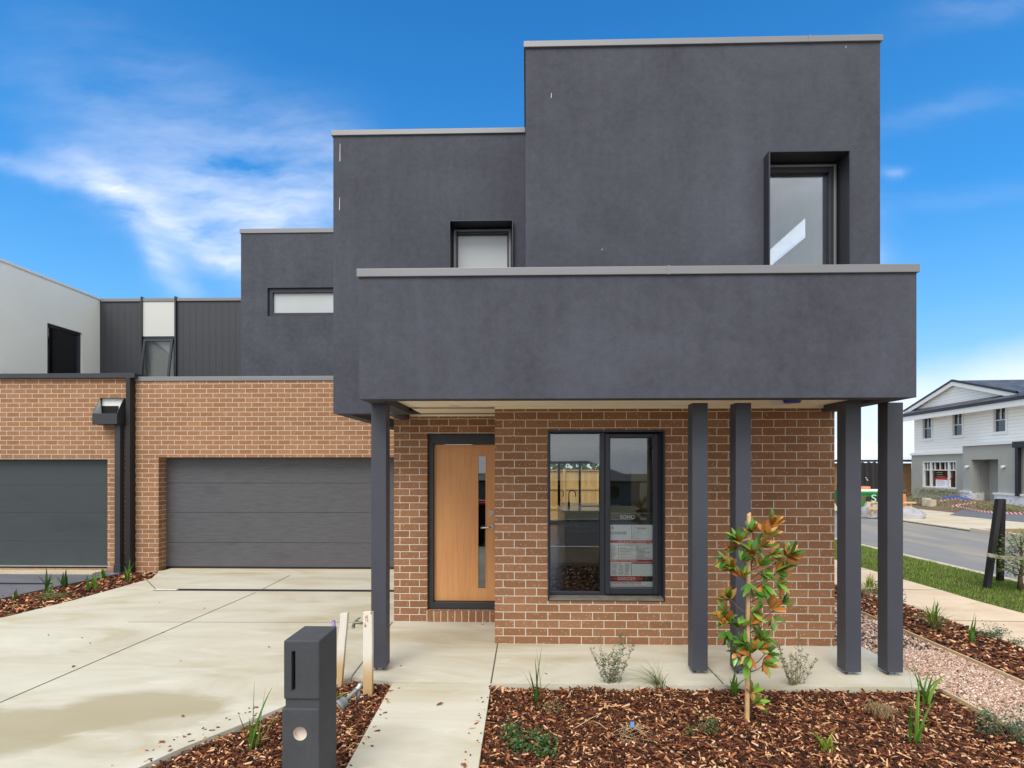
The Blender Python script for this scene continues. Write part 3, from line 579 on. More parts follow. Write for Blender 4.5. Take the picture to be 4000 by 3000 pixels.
m_ = MB(); ring(m_, GX0, GX1, .10, GZ1, iy1 - .03, iy1 + .05, .05); m_.box(.98, 1.06, iy1 - .04, iy1 + .04, .14, GZ1 - .05); m_.box(1.66, 1.72, iy1 - .04, iy1 + .04, .14, GZ1 - .05)
rd = m_.build('rear_sliding_door', 'black_metal', TH); MB().box(GX0 + .04, GX1 - .04, iy1 + .01, iy1 + .016, .14, GZ1 - .04).build('pane', 'glass_far' if False else 'glass', rd)
m_ = MB(); m_.tube([(1.12, iy1 - .06, .95), (1.16, iy1 - .08, .97), (1.16, iy1 - .08, 1.13), (1.12, iy1 - .06, 1.15)], .012, 8); m_.build('handle', 'black_metal', rd)
MB().box(2.5, ix1_ - .01, 8.0, 13.0, .08, 2.3).build('tall_cupboard', 'interior_dark', TH)

# kitchen island: a thing of its own
KI = thing('kitchen_island', (1.7, 13.4, .08), 'dark kitchen island with white stone top seen through the left window pane', 'kitchen island')
OFF[KI.name] = Vector((1.7, 13.4, .08)); ky = 12.1; kx0 = at(2202, 2000, ky).x
MB().box(kx0 + .02, 2.45, ky + .02, 14.75, .08, .885).build('cabinet', 'cabinet_dark', KI)
ktop = MB().box(kx0 - .03, 2.45, ky - .02, 14.8, .885, .925, bev=.004).build('stone_top', 'bench_stone', KI)
m_ = MB(); m_.box(1.30, 1.85, 13.3, 13.7, .926, .932); m_.box(1.35, 1.80, 13.35, 13.65, .932, .934); m_.build('sink', 'steel', KI)
tx = at(2222, 1980, 13.5).x; m_ = MB(); pts = [(tx, 13.5, .925), (tx, 13.5, 1.22)] + [(tx + .085 - .085 * math.cos(a_), 13.5, 1.22 + .10 * math.sin(a_)) for a_ in [k * math.pi / 8 for k in range(1, 9)]] + [(tx + .17, 13.5, 1.16)]
m_.tube(pts, .013, 10); m_.tube([(tx, 13.5, .925), (tx, 13.5, 1.03)], .03, 12); m_.build('tap', 'black_metal', KI)
for k in range(5):
    kx = at(2211 + k * 17.7, 2051, ky).x; m_ = MB(); rod(m_, (kx, ky - .03, .60), (kx, ky + .02, .60), .030, 12); m_.build('knob', 'white_plastic', KI)
MB().box(kx0 + .12, 2.1, ky - .03, ky - .01, .466, .478).build('handle_rail', 'steel', KI)

# site safety poster taped inside the right pane
PY = FY + .028
pp = lambda cx, cy: c5(cx, cy, PY)
p0, p1 = pp(690, 788), pp(1075, 1352)
PO = thing('safety_poster', ((p0.x + p1.x) / 2, PY, p1.z), 'construction site safety poster with red DANGER oval taped inside the window', 'poster')
MB().box(p0.x, p1.x, PY, PY + .002, p1.z, p0.z).build('sheet', 'paper', PO)
def band(cy0, cy1, mat, name, cx0=690, cx1=1075, lift=.001):
    a_, b_ = pp(cx0, cy0), pp(cx1, cy1); return MB().box(a_.x, b_.x, PY - lift, PY - .0002, b_.z, a_.z).build(name, mat, PO)
band(789, 878, 'poster_black', 'header'); band(995, 1016, 'poster_red', 'red_strip'); band(1142, 1162, 'poster_red', 'red_strip'); band(1268, 1311, 'poster_black', 'danger_band')
def ptext(body, cx, cy, h, mat, sx=1.0, lift=.0022, align='LEFT'): q = pp(cx, cy); return text(body, h / 1.951 / 352 / .70, q.x, PY - lift, q.z, mat, PO, sx=sx, align=align)
ptext('SOHO', 822, 832, 28, 'print_white', 1.0); ptext('SAFETY RULES AND COORDINATION PLAN', 1066, 1011, 12, 'print_white', .76, align='RIGHT'); ptext('EMERGENCY CONTACT NUMBERS', 954, 1157, 12, 'print_white', .80, align='RIGHT')
ptext('IN AN EMERGENCY DIAL 000 FOR HELP OR ASSISTANCE', 1060, 1027, 7, 'poster_red', .78, align='RIGHT')
ptext('BUCHANON', 873, 951, 22, 'ink', .72, align='RIGHT'); ptext('05.', 780, 910, 18, 'ink', .8, align='RIGHT'); ptext('CHECKPOINT', 953, 912, 13, 'ink', .62)
ptext('THINK SAFETY', 948, 1114, 8, 'ink', .8); ptext('CONSTRUCTION SITE', 762, 1328, 17, 'poster_red', .92)
m_ = MB(); ec = pp(876, 1288); 
for j in range(28):
    a0, a1 = 2 * math.pi * j / 28, 2 * math.pi * (j + 1) / 28; m_.poly([(ec.x, PY - .0016, ec.z), (ec.x + .175 * math.cos(a0), PY - .0016, ec.z + .024 * math.sin(a0)), (ec.x + .175 * math.cos(a1), PY - .0016, ec.z + .024 * math.sin(a1))])
m_.build('danger_oval', 'poster_red', PO); ptext('DANGER', 804, 1299, 24, 'print_white', .98, .0026)
bars = MB(); rnd = random.Random(3)
def bar(cx0, cx1, cy, h=2.2): a_, b_ = pp(cx0, cy), pp(cx1, cy + h); bars.box(a_.x, b_.x, PY - .0012, PY - .0002, b_.z, a_.z)
for cy in range(884, 990, 14): bar(918, 932 + rnd.random() * 60, cy)
for cy in range(1034, 1136, 5):
    bar(752, 770 + rnd.random() * 30, cy); bar(820, 870 + rnd.random() * 60, cy) if rnd.random() < .8 else None; bar(946, 980 + rnd.random() * 80, cy) if not 1100 < cy < 1117 else None
for cy in range(1172, 1262, 5):
    for c0 in (765, 812, 860): 
        if rnd.random() < .82: bar(c0, c0 + 25 + rnd.random() * 18, cy)
for cy in (1336, 1342): bar(758, 1060 - rnd.random() * 60, cy)
bars.build('small_print', 'print_grey', PO)
for q in ((911, 880, 913, 992), (908, 1164, 911, 1264), (811, 1030, 813, 1138), (914, 1165, 1075, 1175)): a_, b_ = pp(q[0], q[1]), pp(q[2], q[3]); MB().box(a_.x, b_.x, PY - .0013, PY - .0002, b_.z, a_.z).build('rule', 'ink', PO)

# garage of the townhouse
c2 = lambda cx, cy, Y=YG: at(cx / 1.3825, 1400 + cy / 1.3825, Y)
GAL = at(530, 1800, YG).x; ga = c2(856, 534); ZGT = c2(1300, 97).z
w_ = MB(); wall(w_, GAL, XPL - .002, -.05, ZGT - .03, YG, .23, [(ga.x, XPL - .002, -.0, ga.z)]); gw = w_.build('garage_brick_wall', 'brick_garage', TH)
coping('coping', GAL, XPL, YG, YG + .23, ZGT, TH, .082, joints=(at(940, 1480, YG).x,))
m_ = MB(); zc = [.035, c2(0, 990, YG + .22).z, c2(0, 829, YG + .22).z, c2(0, 672, YG + .22).z, ga.z + .05]
gx1 = XPL + .3
for k in range(4): m_.box(ga.x + .0, XPL - .004, YG + .215, YG + .25, zc[k] + .003, zc[k + 1] - .003, bev=.002)
gd = m_.build('garage_door', 'garage_laminate', TH); MB().box(ga.x, XPL - .004, YG + .24, YG + .26, .03, ga.z).build('backing', 'black_metal', gd); MB().box(ga.x, XPL - .004, YG + .20, YG + .24, .004, .033).build('bottom_seal', 'black_metal', gd)
m_ = MB(); disc(m_, ga.x + .10, 0, 0, .0, .0) if False else None
MB().box(GAL, XPL + .1, YG + .26, YG + .3, -.05, ZGT - .1).build('garage_lining', 'black_void', TH)
MB().box(at(1326, 0, YG).x, at(1326, 0, YG).x + .001, YG + .05, YG + .06, 2.3, 2.301).build('fixing', 'steel', TH) if False else None
# tall block behind the garage parapet, with a slit window; grooved panels and a window beyond
c1 = lambda cx, cy, Y: at(cx / 1.58, 800 + cy / 1.58, Y)
YK = YG + .30; tl = c1(1487, 150, YK); sa, sb = c1(1650, 512, YK), c1(1650, 688, YK)
w_ = MB(); wall(w_, tl.x, XML + .1, 3.0, tl.z - .03, YK, .14, [(sa.x, XML + .1, sb.z, sa.z)]); w_.box(tl.x, tl.x + .14, YK + .142, 13, 3.0, tl.z - .03)
kb = w_.build('rear_block_wall', 'render_dark', TH); coping('coping', tl.x, XML + .08, YK, YK + .16, tl.z, kb, .085); coping('side_coping', tl.x, tl.x + .16, YK + .2, 13, tl.z, kb, .085)
m_ = MB(); ring(m_, sa.x + .002, XML + .2, sb.z + .002, sa.z - .002, YK + .05, YK + .13, .075); sw = m_.build('slit_window', 'frame_alu', TH); MB().box(sa.x + .05, XML + .1, YK + .10, YK + .106, sb.z + .05, sa.z - .05).build('pane', 'frosted_glass', sw)
YP = 12.0; XW = -9.72
pz = c1(1200, 576, YP).z
q0, q1, q2, q3 = c1(633, 0, YP).x, c1(880, 0, YP).x, c1(1088, 0, YP).x, c1(1500, 0, YP).x
wz_ = c1(0, 818, YP).z; hp = c1(0, 597, YP).z
m_ = MB(); m_.box(q0 - .3, q1 - .01, YP, YP + .1, 3.0, pz - .03); m_.box(q2 + .02, q3 + .3, YP, YP + .1, 3.0, pz - .03); pn = m_.build('grooved_cladding', 'grooved_panel', TH)
MB().box(q1 + .012, q2 - .012, YP - .01, YP + .09, wz_, pz - .06).build('infill_panel', 'render_pale', TH)
m_ = MB(); m_.box(q1 - .012, q1 + .014, YP - .05, YP + .12, 3.0, pz + .03); m_.box(q2 - .014, q2 + .02, YP - .05, YP + .12, 3.0, pz + .03); m_.build('cladding_trim', 'dark_metal', pn)
m_ = MB()
for a0, a1 in ((q0 - .02, q1 - .02), (q1 + .02, q2 - .02), (q2 + .03, q3 + .3)): m_.box(a0, a1, YP - .03, YP + .13, pz - .07, pz, bev=.003)
m_.build('coping', 'capping', pn)
m_ = MB(); ring(m_, q1 + .016, q2 - .016, 3.05, wz_ - .012, YP, YP + .08, .045); w2 = m_.build('bedroom_window', 'frame_alu', TH)
# the sash hangs open, its foot pushed out
m_ = MB(); x0, x1, z1, z0 = q1 + .05, q2 - .05, wz_ - .07, 3.1; yo = .28
V = lambda x, z, d=0: (x, YP - .01 - (z1 - z) / (z1 - z0) * yo - d, z)
for (xa, xb, za, zb) in ((x0, x0 + .05, z0, z1), (x1 - .05, x1, z0, z1), (x0 + .05, x1 - .05, z1 - .05, z1), (x0 + .05, x1 - .05, z0, z0 + .05)):
    m_.mesh([V(xa, za, .03), V(xb, za, .03), V(xb, zb, .03), V(xa, zb, .03), V(xa, za), V(xb, za), V(xb, zb), V(xa, zb)], [(0, 1, 2, 3), (7, 6, 5, 4), (0, 4, 5, 1), (1, 5, 6, 2), (2, 6, 7, 3), (3, 7, 4, 0)])
m_.build('open_sash', 'frame_alu', w2); m_ = MB(); m_.mesh([V(x0 + .04, z0 + .04, .012), V(x1 - .04, z0 + .04, .012), V(x1 - .04, z1 - .04, .012), V(x0 + .04, z1 - .04, .012)], [(0, 1, 2, 3)]); m_.build('pane', 'glass', w2)
m_ = MB(); m_.box(q1 - .2, q2 + .2, YP + .13, YP + .15, 3.0, pz - .08); m_.build('blind', 'interior_wall', w2)

# ================================================================== NEIGHBOUR ON THE LEFT
NH = thing('neighbour_house', (-9.2, YG, 0), 'white rendered neighbour house with brown brick garage front at left edge', 'house')
nz = at(300, 1462, YG - .06).z; na = c2(580, 544, YG - .03); NXR = at(508, 1800, YG - .03).x
w_ = MB(); wall(w_, -12.5, NXR, -.05, nz - .05, YG - .03, .23, [(-12.5, na.x, .02, na.z)]); w_.build('brick_wall', 'brick_garage', NH)
m_ = MB(); m_.box(-12.5, at(525, 1460, YG - .10).x, YG - .10, YG + .30, nz - .075, nz + .012, bev=.004); m_.build('coping', 'dark_metal', NH)
m_ = MB(); zn = [.06, c2(0, 985, YG + .1).z, c2(0, 832, YG + .1).z, c2(0, 684, YG + .1).z, na.z + .04]
for k in range(4): m_.box(-12.5, na.x - .002, YG + .09, YG + .13, zn[k] + .001, zn[k + 1] - .001, bev=.002)
ngd = m_.build('garage_door', 'garage_teal', NH); MB().box(-12.5, na.x - .002, YG + .12, YG + .14, .02, na.z).build('backing', 'black_metal', ngd)
MB().box(-12.5, na.x - .002, YG + .06, YG + .11, .052, .075).build('bottom_seal', 'zinc', ngd)
MB().box(NXR + .002, GAL - .002, YG - .14, YG + .1, -.03, nz - .076, bev=.004).build('corner_channel', 'black_metal', NH)
# rainwater head and downpipe
c8 = lambda cx, cy, Y: at(300 + cx / 4.1475, 1500 + cy / 4.1475, Y)
yr = YG - .03 - .24; rA, rB, rT = c8(250, 655, yr), c8(650, 475, yr), c8(650, 240, YG - .05)
x0, x1, z0, zm, zt = rA.x, rB.x, rA.z, rB.z, rT.z + .01; yw = YG - .032; th = .006
RH = MB(); RH.box(x0, x1, yr, yr + th, z0, zm); RH.box(x0, x1, yr, yw, z0, z0 + th)
for xs in (x0, x1 - th):
    pr = [(yr + th, z0 + th), (yr + th, zm), (yw - .07, zt), (yw - th, zt), (yw - th, z0 + th)]; n = 5
    RH.mesh([(xs, p[0], p[1]) for p in pr] + [(xs + th, p[0], p[1]) for p in pr], [tuple(range(n)), tuple(range(2 * n - 1, n - 1, -1))] + [(i, n + i, n + (i + 1) % n, (i + 1) % n) for i in range(n)])
RH.box(x0 + th, x1 - th, yw - .07, yw - th, zt - th, zt)
rh = RH.build('rainwater_head', 'dark_metal', NH)
m_ = MB(); m_.poly([(x0 + th, yw - .02, z0), (x1 - th, yw - .02, z0), (x1 - th, yw - .02, zt - th), (x0 + th, yw - .02, zt - th)]); m_.poly([(x0 + th + .001, yw, z0), (x0 + th + .001, yr, z0), (x0 + th + .001, yr + .006, zm - .01), (x0 + th + .001, yw - .07, zt - th)]); m_.build('lining', 'white_paint', rh)
h0, h1 = c8(385, 355, yw - .03), c8(672, 462, yw - .03); MB().box(h0.x, h1.x, yw - .028, yw - .022, z0 + .06, h0.z).build('overflow_slot', 'black_void', rh)
d0, d1 = c8(610, 700, yr + .09).x, c8(700, 700, yr + .09).x
m_ = MB(); m_.box(d0, d1, yr + .09, yr + .09 + (d1 - d0), .13, z0 + .001, bev=.004); m_.box(d0 - .012, d1 + .012, yr + .078, yr + .10 + (d1 - d0), -.02, .14, bev=.004); m_.build('downpipe', 'dark_metal', NH)
for zz in (c8(0, 940, yr).z, .75): rod(MB(), (d1 + .02, yw - .03, zz), (d1 + .06, yw - .03, zz), .014, 8).build('pipe_bracket', 'steel', NH)
# white upper wall running back, with a window in it
t0 = onx(10, 1007, XW); t1 = onx(398, 1176, XW); 
def on(px, py): return onx(px, py, XW)
zw = (t0.z + t1.z) / 2; wA, wB = on(184.8, 1259), on(321.5, 1303); yA, yB = wA.y, wB.y; ztw = (wA.z + wB.z) / 2
m_ = MB()
for a0, a1, c0, c1_ in ((9.64, yA, nz + .001, zw - .04), (yB, YP, 3.2, zw - .04), (yA, yB, ztw, zw - .04)): m_.box(XW - .2, XW, a0, a1, c0, c1_)
m_.box(XW - 2.9, XW - .201, 9.64, 9.76, nz + .001, zw - .04); m_.box(XW - 2.9, XW - 2.7, 9.761, YP, nz + .001, zw - .04); m_.box(XW - 2.699, XW - .201, 9.761, YP, zw - .2, zw - .1); wu = m_.build('upper_wall', 'render_white', NH); MB().box(XW - .22, XW + .02, 9.62, YP - .002, zw - .038, zw + .012, bev=.004).build('coping', 'white_paint', wu)
m_ = MB()
for a0, a1, c0, c1_ in ((yA, yA + .06, 3.2, ztw), (yB - .06, yB, 3.2, ztw), (yA + .06, yB - .06, ztw - .06, ztw)): m_.box(XW - .10, XW - .04, a0, a1, c0, c1_)
sw_ = m_.build('side_window', 'frame_alu', NH); MB().box(XW - .075, XW - .07, yA + .03, yB - .03, 3.2, ztw - .03).build('pane', 'glass_upper', sw_)
m_ = MB(); m_.box(XW - 2.5, XW - .22, YP - .1, YP, 3.2, 5.4); m_.box(XW - 2.6, XW - 2.5, 9.8, YP, 3.2, 5.4); m_.box(XW - 2.5, XW - .22, 9.8, YP - .1, 5.35, 5.4); m_.build('room_lining', 'interior_white', NH)
# ================================================================== GROUND
import numpy as np
def struct(mb, name, mat, parent=None):
    o = mb.build(name, mat, parent)
    if parent is None: o['kind'] = 'structure'
    return o
def P2(v): return (v.x, v.y)
m_ = MB(); ysn = [(-900, -9), (-60, -2.4), (-50, -2.4), (-14, -.42), (-9.5, -.22), (0, -.22), (60, -.22), (900, -.22)]
for (y0, z0), (y1, z1) in zip(ysn, ysn[1:]): m_.poly([(-900, y0, z0), (900, y0, z0), (900, y1, z1), (-900, y1, z1)])
struct(m_, 'ground', 'ground_far')
drive_pts = [(-7.0, -1.5), P2(gr(0, 2415)), P2(gr(289, 2344)), P2(gr(593, 2259)), (at(622, 2236, YG).x, YG + .02), (at(622, 2236, YG).x, YG + .24), (XPL, YG + .24), (XPL, YD)]
jl0, jl1 = gr(1534, 2430), gr(1375, 2643)
curve = [gr(*q) for q in ((1375, 2643), (1324, 2668), (1210, 2715), (1100, 2763), (1000, 2806), (907, 2844), (815, 2880), (724, 2916), (630, 2958), (534, 3002))]
drive = drive_pts + [P2(jl0)] + [P2(q) for q in curve] + [(-2.62, 3.0), (-2.75, 2.0), (-2.8, -1.5)]
dv = struct(MB().prism(drive, -.12, 0), 'driveway', 'concrete_drive')
def strip(mb, p, q, w, z=.003, h=.002):
    p, q = Vector((p[0], p[1], 0)), Vector((q[0], q[1], 0)); d = (q - p).normalized(); n = Vector((-d.y, d.x, 0)) * w / 2
    return mb.prism([P2(p - n), P2(q - n), P2(q + n), P2(p + n)], z - h, z)
slabf = (gr(1060, 2672).y + gr(3500, 2676).y) / 2
SX1 = gr(3631, 2669).x
PXL, PXR = gr(1537, 2662).x, gr(1917, 2674).x
slab = [P2(jl0), (XPL, YD + .02), (XNL + .02, YD + .02), (XNL + .02, YN + .02), (SX1, YN + .02), (SX1, slabf), (PXR - .01, slabf), (PXL, slabf + .01), P2(gr(1375, 2645))]
sl_ = struct(MB().prism(slab, -.12, .0015), 'entry_slab', 'concrete_slab')
path_l = [(PXL, slabf + .008), (gr(1351, 3000).x, 3.3), (gr(1351, 3000).x - .02, .6)]
pth = struct(MB().prism([(PXR, slabf - .002), (PXL, slabf - .002), (gr(1351, 3000).x, gr(1351, 3000).y), (gr(1351, 3000).x - .02, .6), (gr(1868, 3000).x + .02, .6), (gr(1868, 3000).x, gr(1868, 3000).y)], -.12, -.002), 'path', 'concrete_slab')
J = M['joint_dark'] if 'joint_dark' in M else simple('joint_dark', (.10, .09, .07), .95)
def joint(parent, *segs, w=.011):
    for p, q in segs: o = strip(MB(), p, q, w).build('joint', 'joint_dark', parent)
G2 = lambda px, py, z=0: P2(gr(px, py, z))
joint(dv, (G2(-500, 2960), G2(998, 2315)), (G2(1023, 2303), G2(1132, 2248)), (G2(571, 2264), G2(611, 2304))); joint(dv, (G2(500, 2430), G2(1530, 2432)), w=.004)
joint(sl_, (P2(jl0), P2(gr(1375, 2643))), ((PXR, YN), (PXR, slabf)), (G2(2763, 2606), G2(2826, 2672)), w=.013)
# strip drain across the drive
dr0, dr1 = gr(607, 2304), gr(1650, 2315)
DRN = thing('strip_drain', (dr0.x, dr0.y, 0), 'black strip drain grate set across the driveway before the garage', 'drain'); OFF[DRN.name] = Vector((dr0.x, dr0.y, 0))
m_ = MB(); L_ = XPL - dr0.x - .02; m_.box(dr0.x, dr0.x + L_, dr0.y - .055, dr0.y - .045, .001, .007); m_.box(dr0.x, dr0.x + L_, dr0.y + .045, dr0.y + .055, .001, .007)
k = 0
while k * .03 < L_ - .4: m_.box(dr0.x + .36 + k * .03, dr0.x + .372 + k * .03, dr0.y - .045, dr0.y + .045, .002, .006); k += 1
m_.build('grate', 'dark_metal', DRN); MB().box(dr0.x + .2, dr0.x + L_, dr0.y - .045, dr0.y + .045, .0008, .0022).build('channel', 'black_void', DRN); MB().box(dr0.x, dr0.x + .34, dr0.y - .045, dr0.y + .045, .003, .0065).build('cover_plate', 'white_plastic', DRN)
# threshold in front of the garage
struct(MB().box(at(640, 2236, YG).x, XPL - .003, YG - .04, YG + .20, .0, .006), 'threshold', 'concrete_far')
# beds (soil under the bark)
ZM = -.055
bed_front = [(PXR + .003, slabf - .003), (SX1 + .06, slabf - .003), (SX1 + .06, .8), (PXR - .02, .8)]
bed_left = [P2(q) for q in curve] + [(-2.62, 3.0), (-2.75, 2.0), (-2.75, .8), (gr(1351, 3000).x - .03, .8), (gr(1351, 3000).x - .004, gr(1351, 3000).y), (PXL - .003, slabf)]
bed_drive = [(-7.9, 5.0), G2(0, 2338, ZM), G2(217, 2292, ZM), G2(436, 2243, ZM), (at(505, 2240, YG).x, YG), (at(619, 2240, YG).x, YG), G2(591, 2262), G2(289, 2346), G2(0, 2417), (-6.75, 5.0)]
GRX0, GRX1 = SX1 + .03, 4.40
fe = [gr(3361, 2319, -.03), gr(3528, 2356, -.03), gr(3682, 2412, -.03), gr(3803, 2458, -.03), gr(4000, 2528, -.03)]
bed_side = [(GRX1 + .02, 14.0), (4.7, 14.0)] + [P2(q) for q in fe] + [(5.42, 3.5), (5.42, .8), (GRX1 + .02, .8)]
for nm, bd in (('bed_front', bed_front), ('bed_left', bed_left), ('bed_drive', bed_drive), ('bed_side', bed_side)): struct(MB().prism(bd, -.20, ZM), 'garden_bed', 'soil_dark')
struct(MB().box(GRX0, GRX1, .8, YN, -.2, -.045).box(XNR, GRX1, YN, 16, -.2, -.046), 'gravel_path', 'soil_grey')
# neighbour's drive
nd = struct(MB().prism([(-13, YG + .1), (at(505, 2240, YG).x, YG + .1), P2(gr(441, 2244)), P2(gr(217, 2290)), P2(gr(0, 2336)), (-8.4, 5.0), (-13, 5.0)], -.12, -.006), 'neighbour_driveway', 'concrete_dark')
struct(MB().box(-13, at(419, 2236, YG).x, YG - .34, YG + .19, -.01, .012), 'threshold', 'concrete_far')
n0 = gr(100, 2279); MB().box(-12, gr(205, 2279).x, n0.y - .04, n0.y + .04, -.003, .001).build('drain_channel', 'black_void', nd)
# side street: footpath, verge, kerbs, road
fr_ = [gr(*q, -.03) for q in ((3360, 2215), (3525, 2262), (3680, 2306), (3819, 2348), (4000, 2396))]
fp = struct(MB().prism([(5.0, 40)] + [P2(q) for q in fe] + [(5.42, 3.5), (5.42, -10), (6.6, -10), (6.6, 5)] + [P2(q) for q in fr_[::-1]] + [(6.3, 40)], -.15, -.03), 'footpath', 'concrete_path')
for yy in (5.2, 6.85, 8.6, 10.3, 12.0): joint(fp, ((5.1, yy + .05), (6.6, yy)), w=.012)
for o in fp.children: o.location.z = -.03
KX = (gr(3360, 2136, -.06).x + gr(4000, 2274, -.06).x) / 2
struct(MB().prism([(6.25, 40)] + [P2(q + Vector((.001, 0, 0))) for q in fr_] + [(6.601, 5), (6.601, -10), (KX, -10), (KX, 40)], -.2, -.065), 'verge', 'soil_dark')
m_ = MB(); m_.box(KX + .001, KX + .15, -10, 60, -.25, -.045, bev=.01); m_.box(KX + .151, KX + .45, -10, 60, -.25, -.165); struct(m_, 'kerb', 'concrete_far')
RX1 = 14.2
struct(MB().box(KX + .451, RX1, -10, 60, -.25, -.16), 'road', 'asphalt')
m_ = MB(); m_.box(RX1 + .001, 18.7, 17.6, 60, -.25, -.10); m_.box(15.9, 18.7, -10, 17.599, -.25, -.10); m_.box(RX1 + .001, RX1 + .35, 17.6, 60, -.26, -.135); struct(m_, 'crossover', 'concrete_far')
m_ = MB(); m_.box(RX1 + .002, RX1 + .16, -10, 17.599, -.25, -.04, bev=.015); struct(m_, 'far_kerb', 'concrete_far')
struct(MB().box(RX1 + .162, 15.898, -10, 17.598, -.25, -.07), 'dirt_verge', 'tan_dirt')
struct(MB().box(18.702, 26, -10, 60, -.25, -.11), 'building_site_ground', 'dirt')
struct(MB().prism([P2(gr(3710, 2012, -.1)), (18.703, 14), (25, 14), P2(gr(3830, 1968, -.1))], -.2, -.085), 'dark_driveway', 'concrete_dark')
# street in front (behind the camera), seen in the glass
struct(MB().box(-40, 5.4, -1.55, .79, -.2, -.10), 'front_verge', 'dirt'); struct(MB().box(-60, 60, -1.75, -1.551, -.25, -.08), 'front_kerb', 'concrete_far')
struct(MB().box(-60, 60, -8.8, -1.751, -.25, -.17), 'front_road', 'asphalt_dark'); struct(MB().box(-60, 60, -9.0, -8.801, -.25, -.09), 'front_kerb', 'concrete_far')

# ------------------------------------------------------------------ loose ground cover
def pip(pts, x, y):
    ins = False; n = len(pts); j = n - 1
    for i in range(n):
        xi, yi = pts[i]; xj, yj = pts[j]
        if (yi > y) != (yj > y) and x < (xj - xi) * (y - yi) / (yj - yi) + xi: ins = not ins
        j = i
    return ins
def sample(poly, n, rnd, keep=lambda x, y: True):
    xs = [p[0] for p in poly]; ys = [p[1] for p in poly]; out = []; tries = 0
    while len(out) < n and tries < n * 30:
        tries += 1; x = rnd.uniform(min(xs), max(xs)); y = rnd.uniform(min(ys), max(ys))
        if keep(x, y) and pip(poly, x, y): out.append((x, y))
    return out
def chips(name, poly, n, mat, label, cat, z0, lr, wr, tr, tilt=18, seed=1, keep=lambda x, y: True, zj=.03, hz_=.022):
    rnd = random.Random(seed); pts = sample(poly, n, rnd, keep); V = np.zeros((len(pts) * 8, 3)); 
    base = np.array([(-.5, -.5, -.5), (.5, -.5, -.5), (.5, .5, -.5), (-.5, .5, -.5), (-.5, -.5, .5), (.5, -.5, .5), (.5, .5, .5), (-.5, .5, .5)])
    for i, (x, y) in enumerate(pts):
        L = lr[0] + (lr[1] - lr[0]) * rnd.random() ** 2.2; W = min(L * .8, rnd.uniform(*wr)); T = rnd.uniform(*tr)
        e = np.array(Euler((R(rnd.gauss(0, tilt)), R(rnd.gauss(0, tilt)), rnd.uniform(0, 6.283))).to_matrix())
        b_ = base.copy(); b_[:, 1] *= 1 + (b_[:, 0] * rnd.uniform(-1.2, 1.2)); b_ += np.array([rnd.uniform(-.12, .12) for _ in range(24)]).reshape(8, 3)
        hz = hz_ * (mnoise.noise(Vector((x * 3, y * 3, 0)))) 
        V[i * 8:(i + 1) * 8] = (b_ * (L, W, T)) @ e.T + (x, y, z0 + rnd.random() * zj + hz)
    F = np.array([(0, 3, 2, 1), (4, 5, 6, 7), (0, 1, 5, 4), (1, 2, 6, 5), (2, 3, 7, 6), (3, 0, 4, 7)])
    F = (F[None] + (np.arange(len(pts)) * 8)[:, None, None]).reshape(-1, 4)
    me = bpy.data.meshes.new(name); me.from_pydata(V.tolist(), [], F.tolist()); me.materials.append(M[mat]); o = bpy.data.objects.new(name, me); col.objects.link(o)
    tag(o, label, cat, kind='stuff'); return o
vis = lambda x, y: y > 3.0 and -.98 < (x - .02) / y < .98
chips('bark_mulch', bed_front, 25000, 'bark_chips', 'reddish brown bark mulch spread over the front garden bed', 'mulch', ZM + .004, (.010, .080), (.003, .016), (.002, .007), seed=2, keep=vis)
chips('bark_mulch', bed_left, 9000, 'bark_chips', 'bark mulch in the bed round the letterbox beside the driveway', 'mulch', ZM + .004, (.010, .075), (.003, .015), (.002, .007), seed=3, keep=vis)
near = lambda x, y: 1.3 < y <= 3.0
chips('bark_mulch', bed_front, 6500, 'bark_chips', 'bark mulch in the near end of the front bed, below the picture edge', 'mulch', ZM + .004, (.03, .09), (.012, .028), (.003, .008), seed=21, keep=near)
chips('bark_mulch', bed_left, 3000, 'bark_chips', 'bark mulch in the near end of the letterbox bed, below the picture edge', 'mulch', ZM + .004, (.03, .09), (.012, .028), (.003, .008), seed=22, keep=near)
chips('bark_mulch', bed_drive, 5200, 'bark_chips', 'bark mulch in the strip between the two driveways', 'mulch', ZM + .004, (.03, .11), (.012, .03), (.004, .01), seed=4, keep=lambda x, y: y > 5)
chips('bark_mulch', bed_side, 9000, 'bark_chips', 'bark mulch between the gravel path and the footpath', 'mulch', ZM + .004, (.02, .09), (.008, .026), (.003, .009), seed=5, keep=lambda x, y: 4.2 < y < 11)
chips('gravel', [(GRX0, 3.6), (GRX1, 3.6), (GRX1, YN), (GRX0, YN)], 12500, 'pebbles', 'pink crushed gravel on the side path', 'gravel', -.040, (.009, .026), (.007, .018), (.006, .014), 30, 6, zj=.012, hz_=.003)
chips('gravel', [(XNR, YN - .02), (GRX1, YN - .02), (GRX1, 12), (XNR, 12)], 9500, 'pebbles', 'pink crushed gravel running back beside the brick wall', 'gravel', -.040, (.014, .035), (.01, .026), (.006, .014), 30, 7, zj=.012, hz_=.003)
ex = gr(1351, 3000).x
chips('spilled_bark', [(PXR - .10, slabf - .05), (PXR - .003, slabf - .05), (PXR - .003, 3.1), (PXR - .10, 3.1)], 26, 'bark_chips', 'few bark chips spilled on the right edge of the concrete path', 'mulch', .004, (.01, .04), (.004, .012), (.002, .004), 8, 11, zj=.001, hz_=0)
chips('spilled_bark', [(PXL + .003, slabf - .05), (PXL + .09, slabf - .05), (ex + .13, 3.1), (ex + .02, 3.1)], 30, 'bark_chips', 'few bark chips spilled on the left edge of the concrete path', 'mulch', .004, (.01, .04), (.004, .012), (.002, .004), 8, 12, zj=.001, hz_=0)
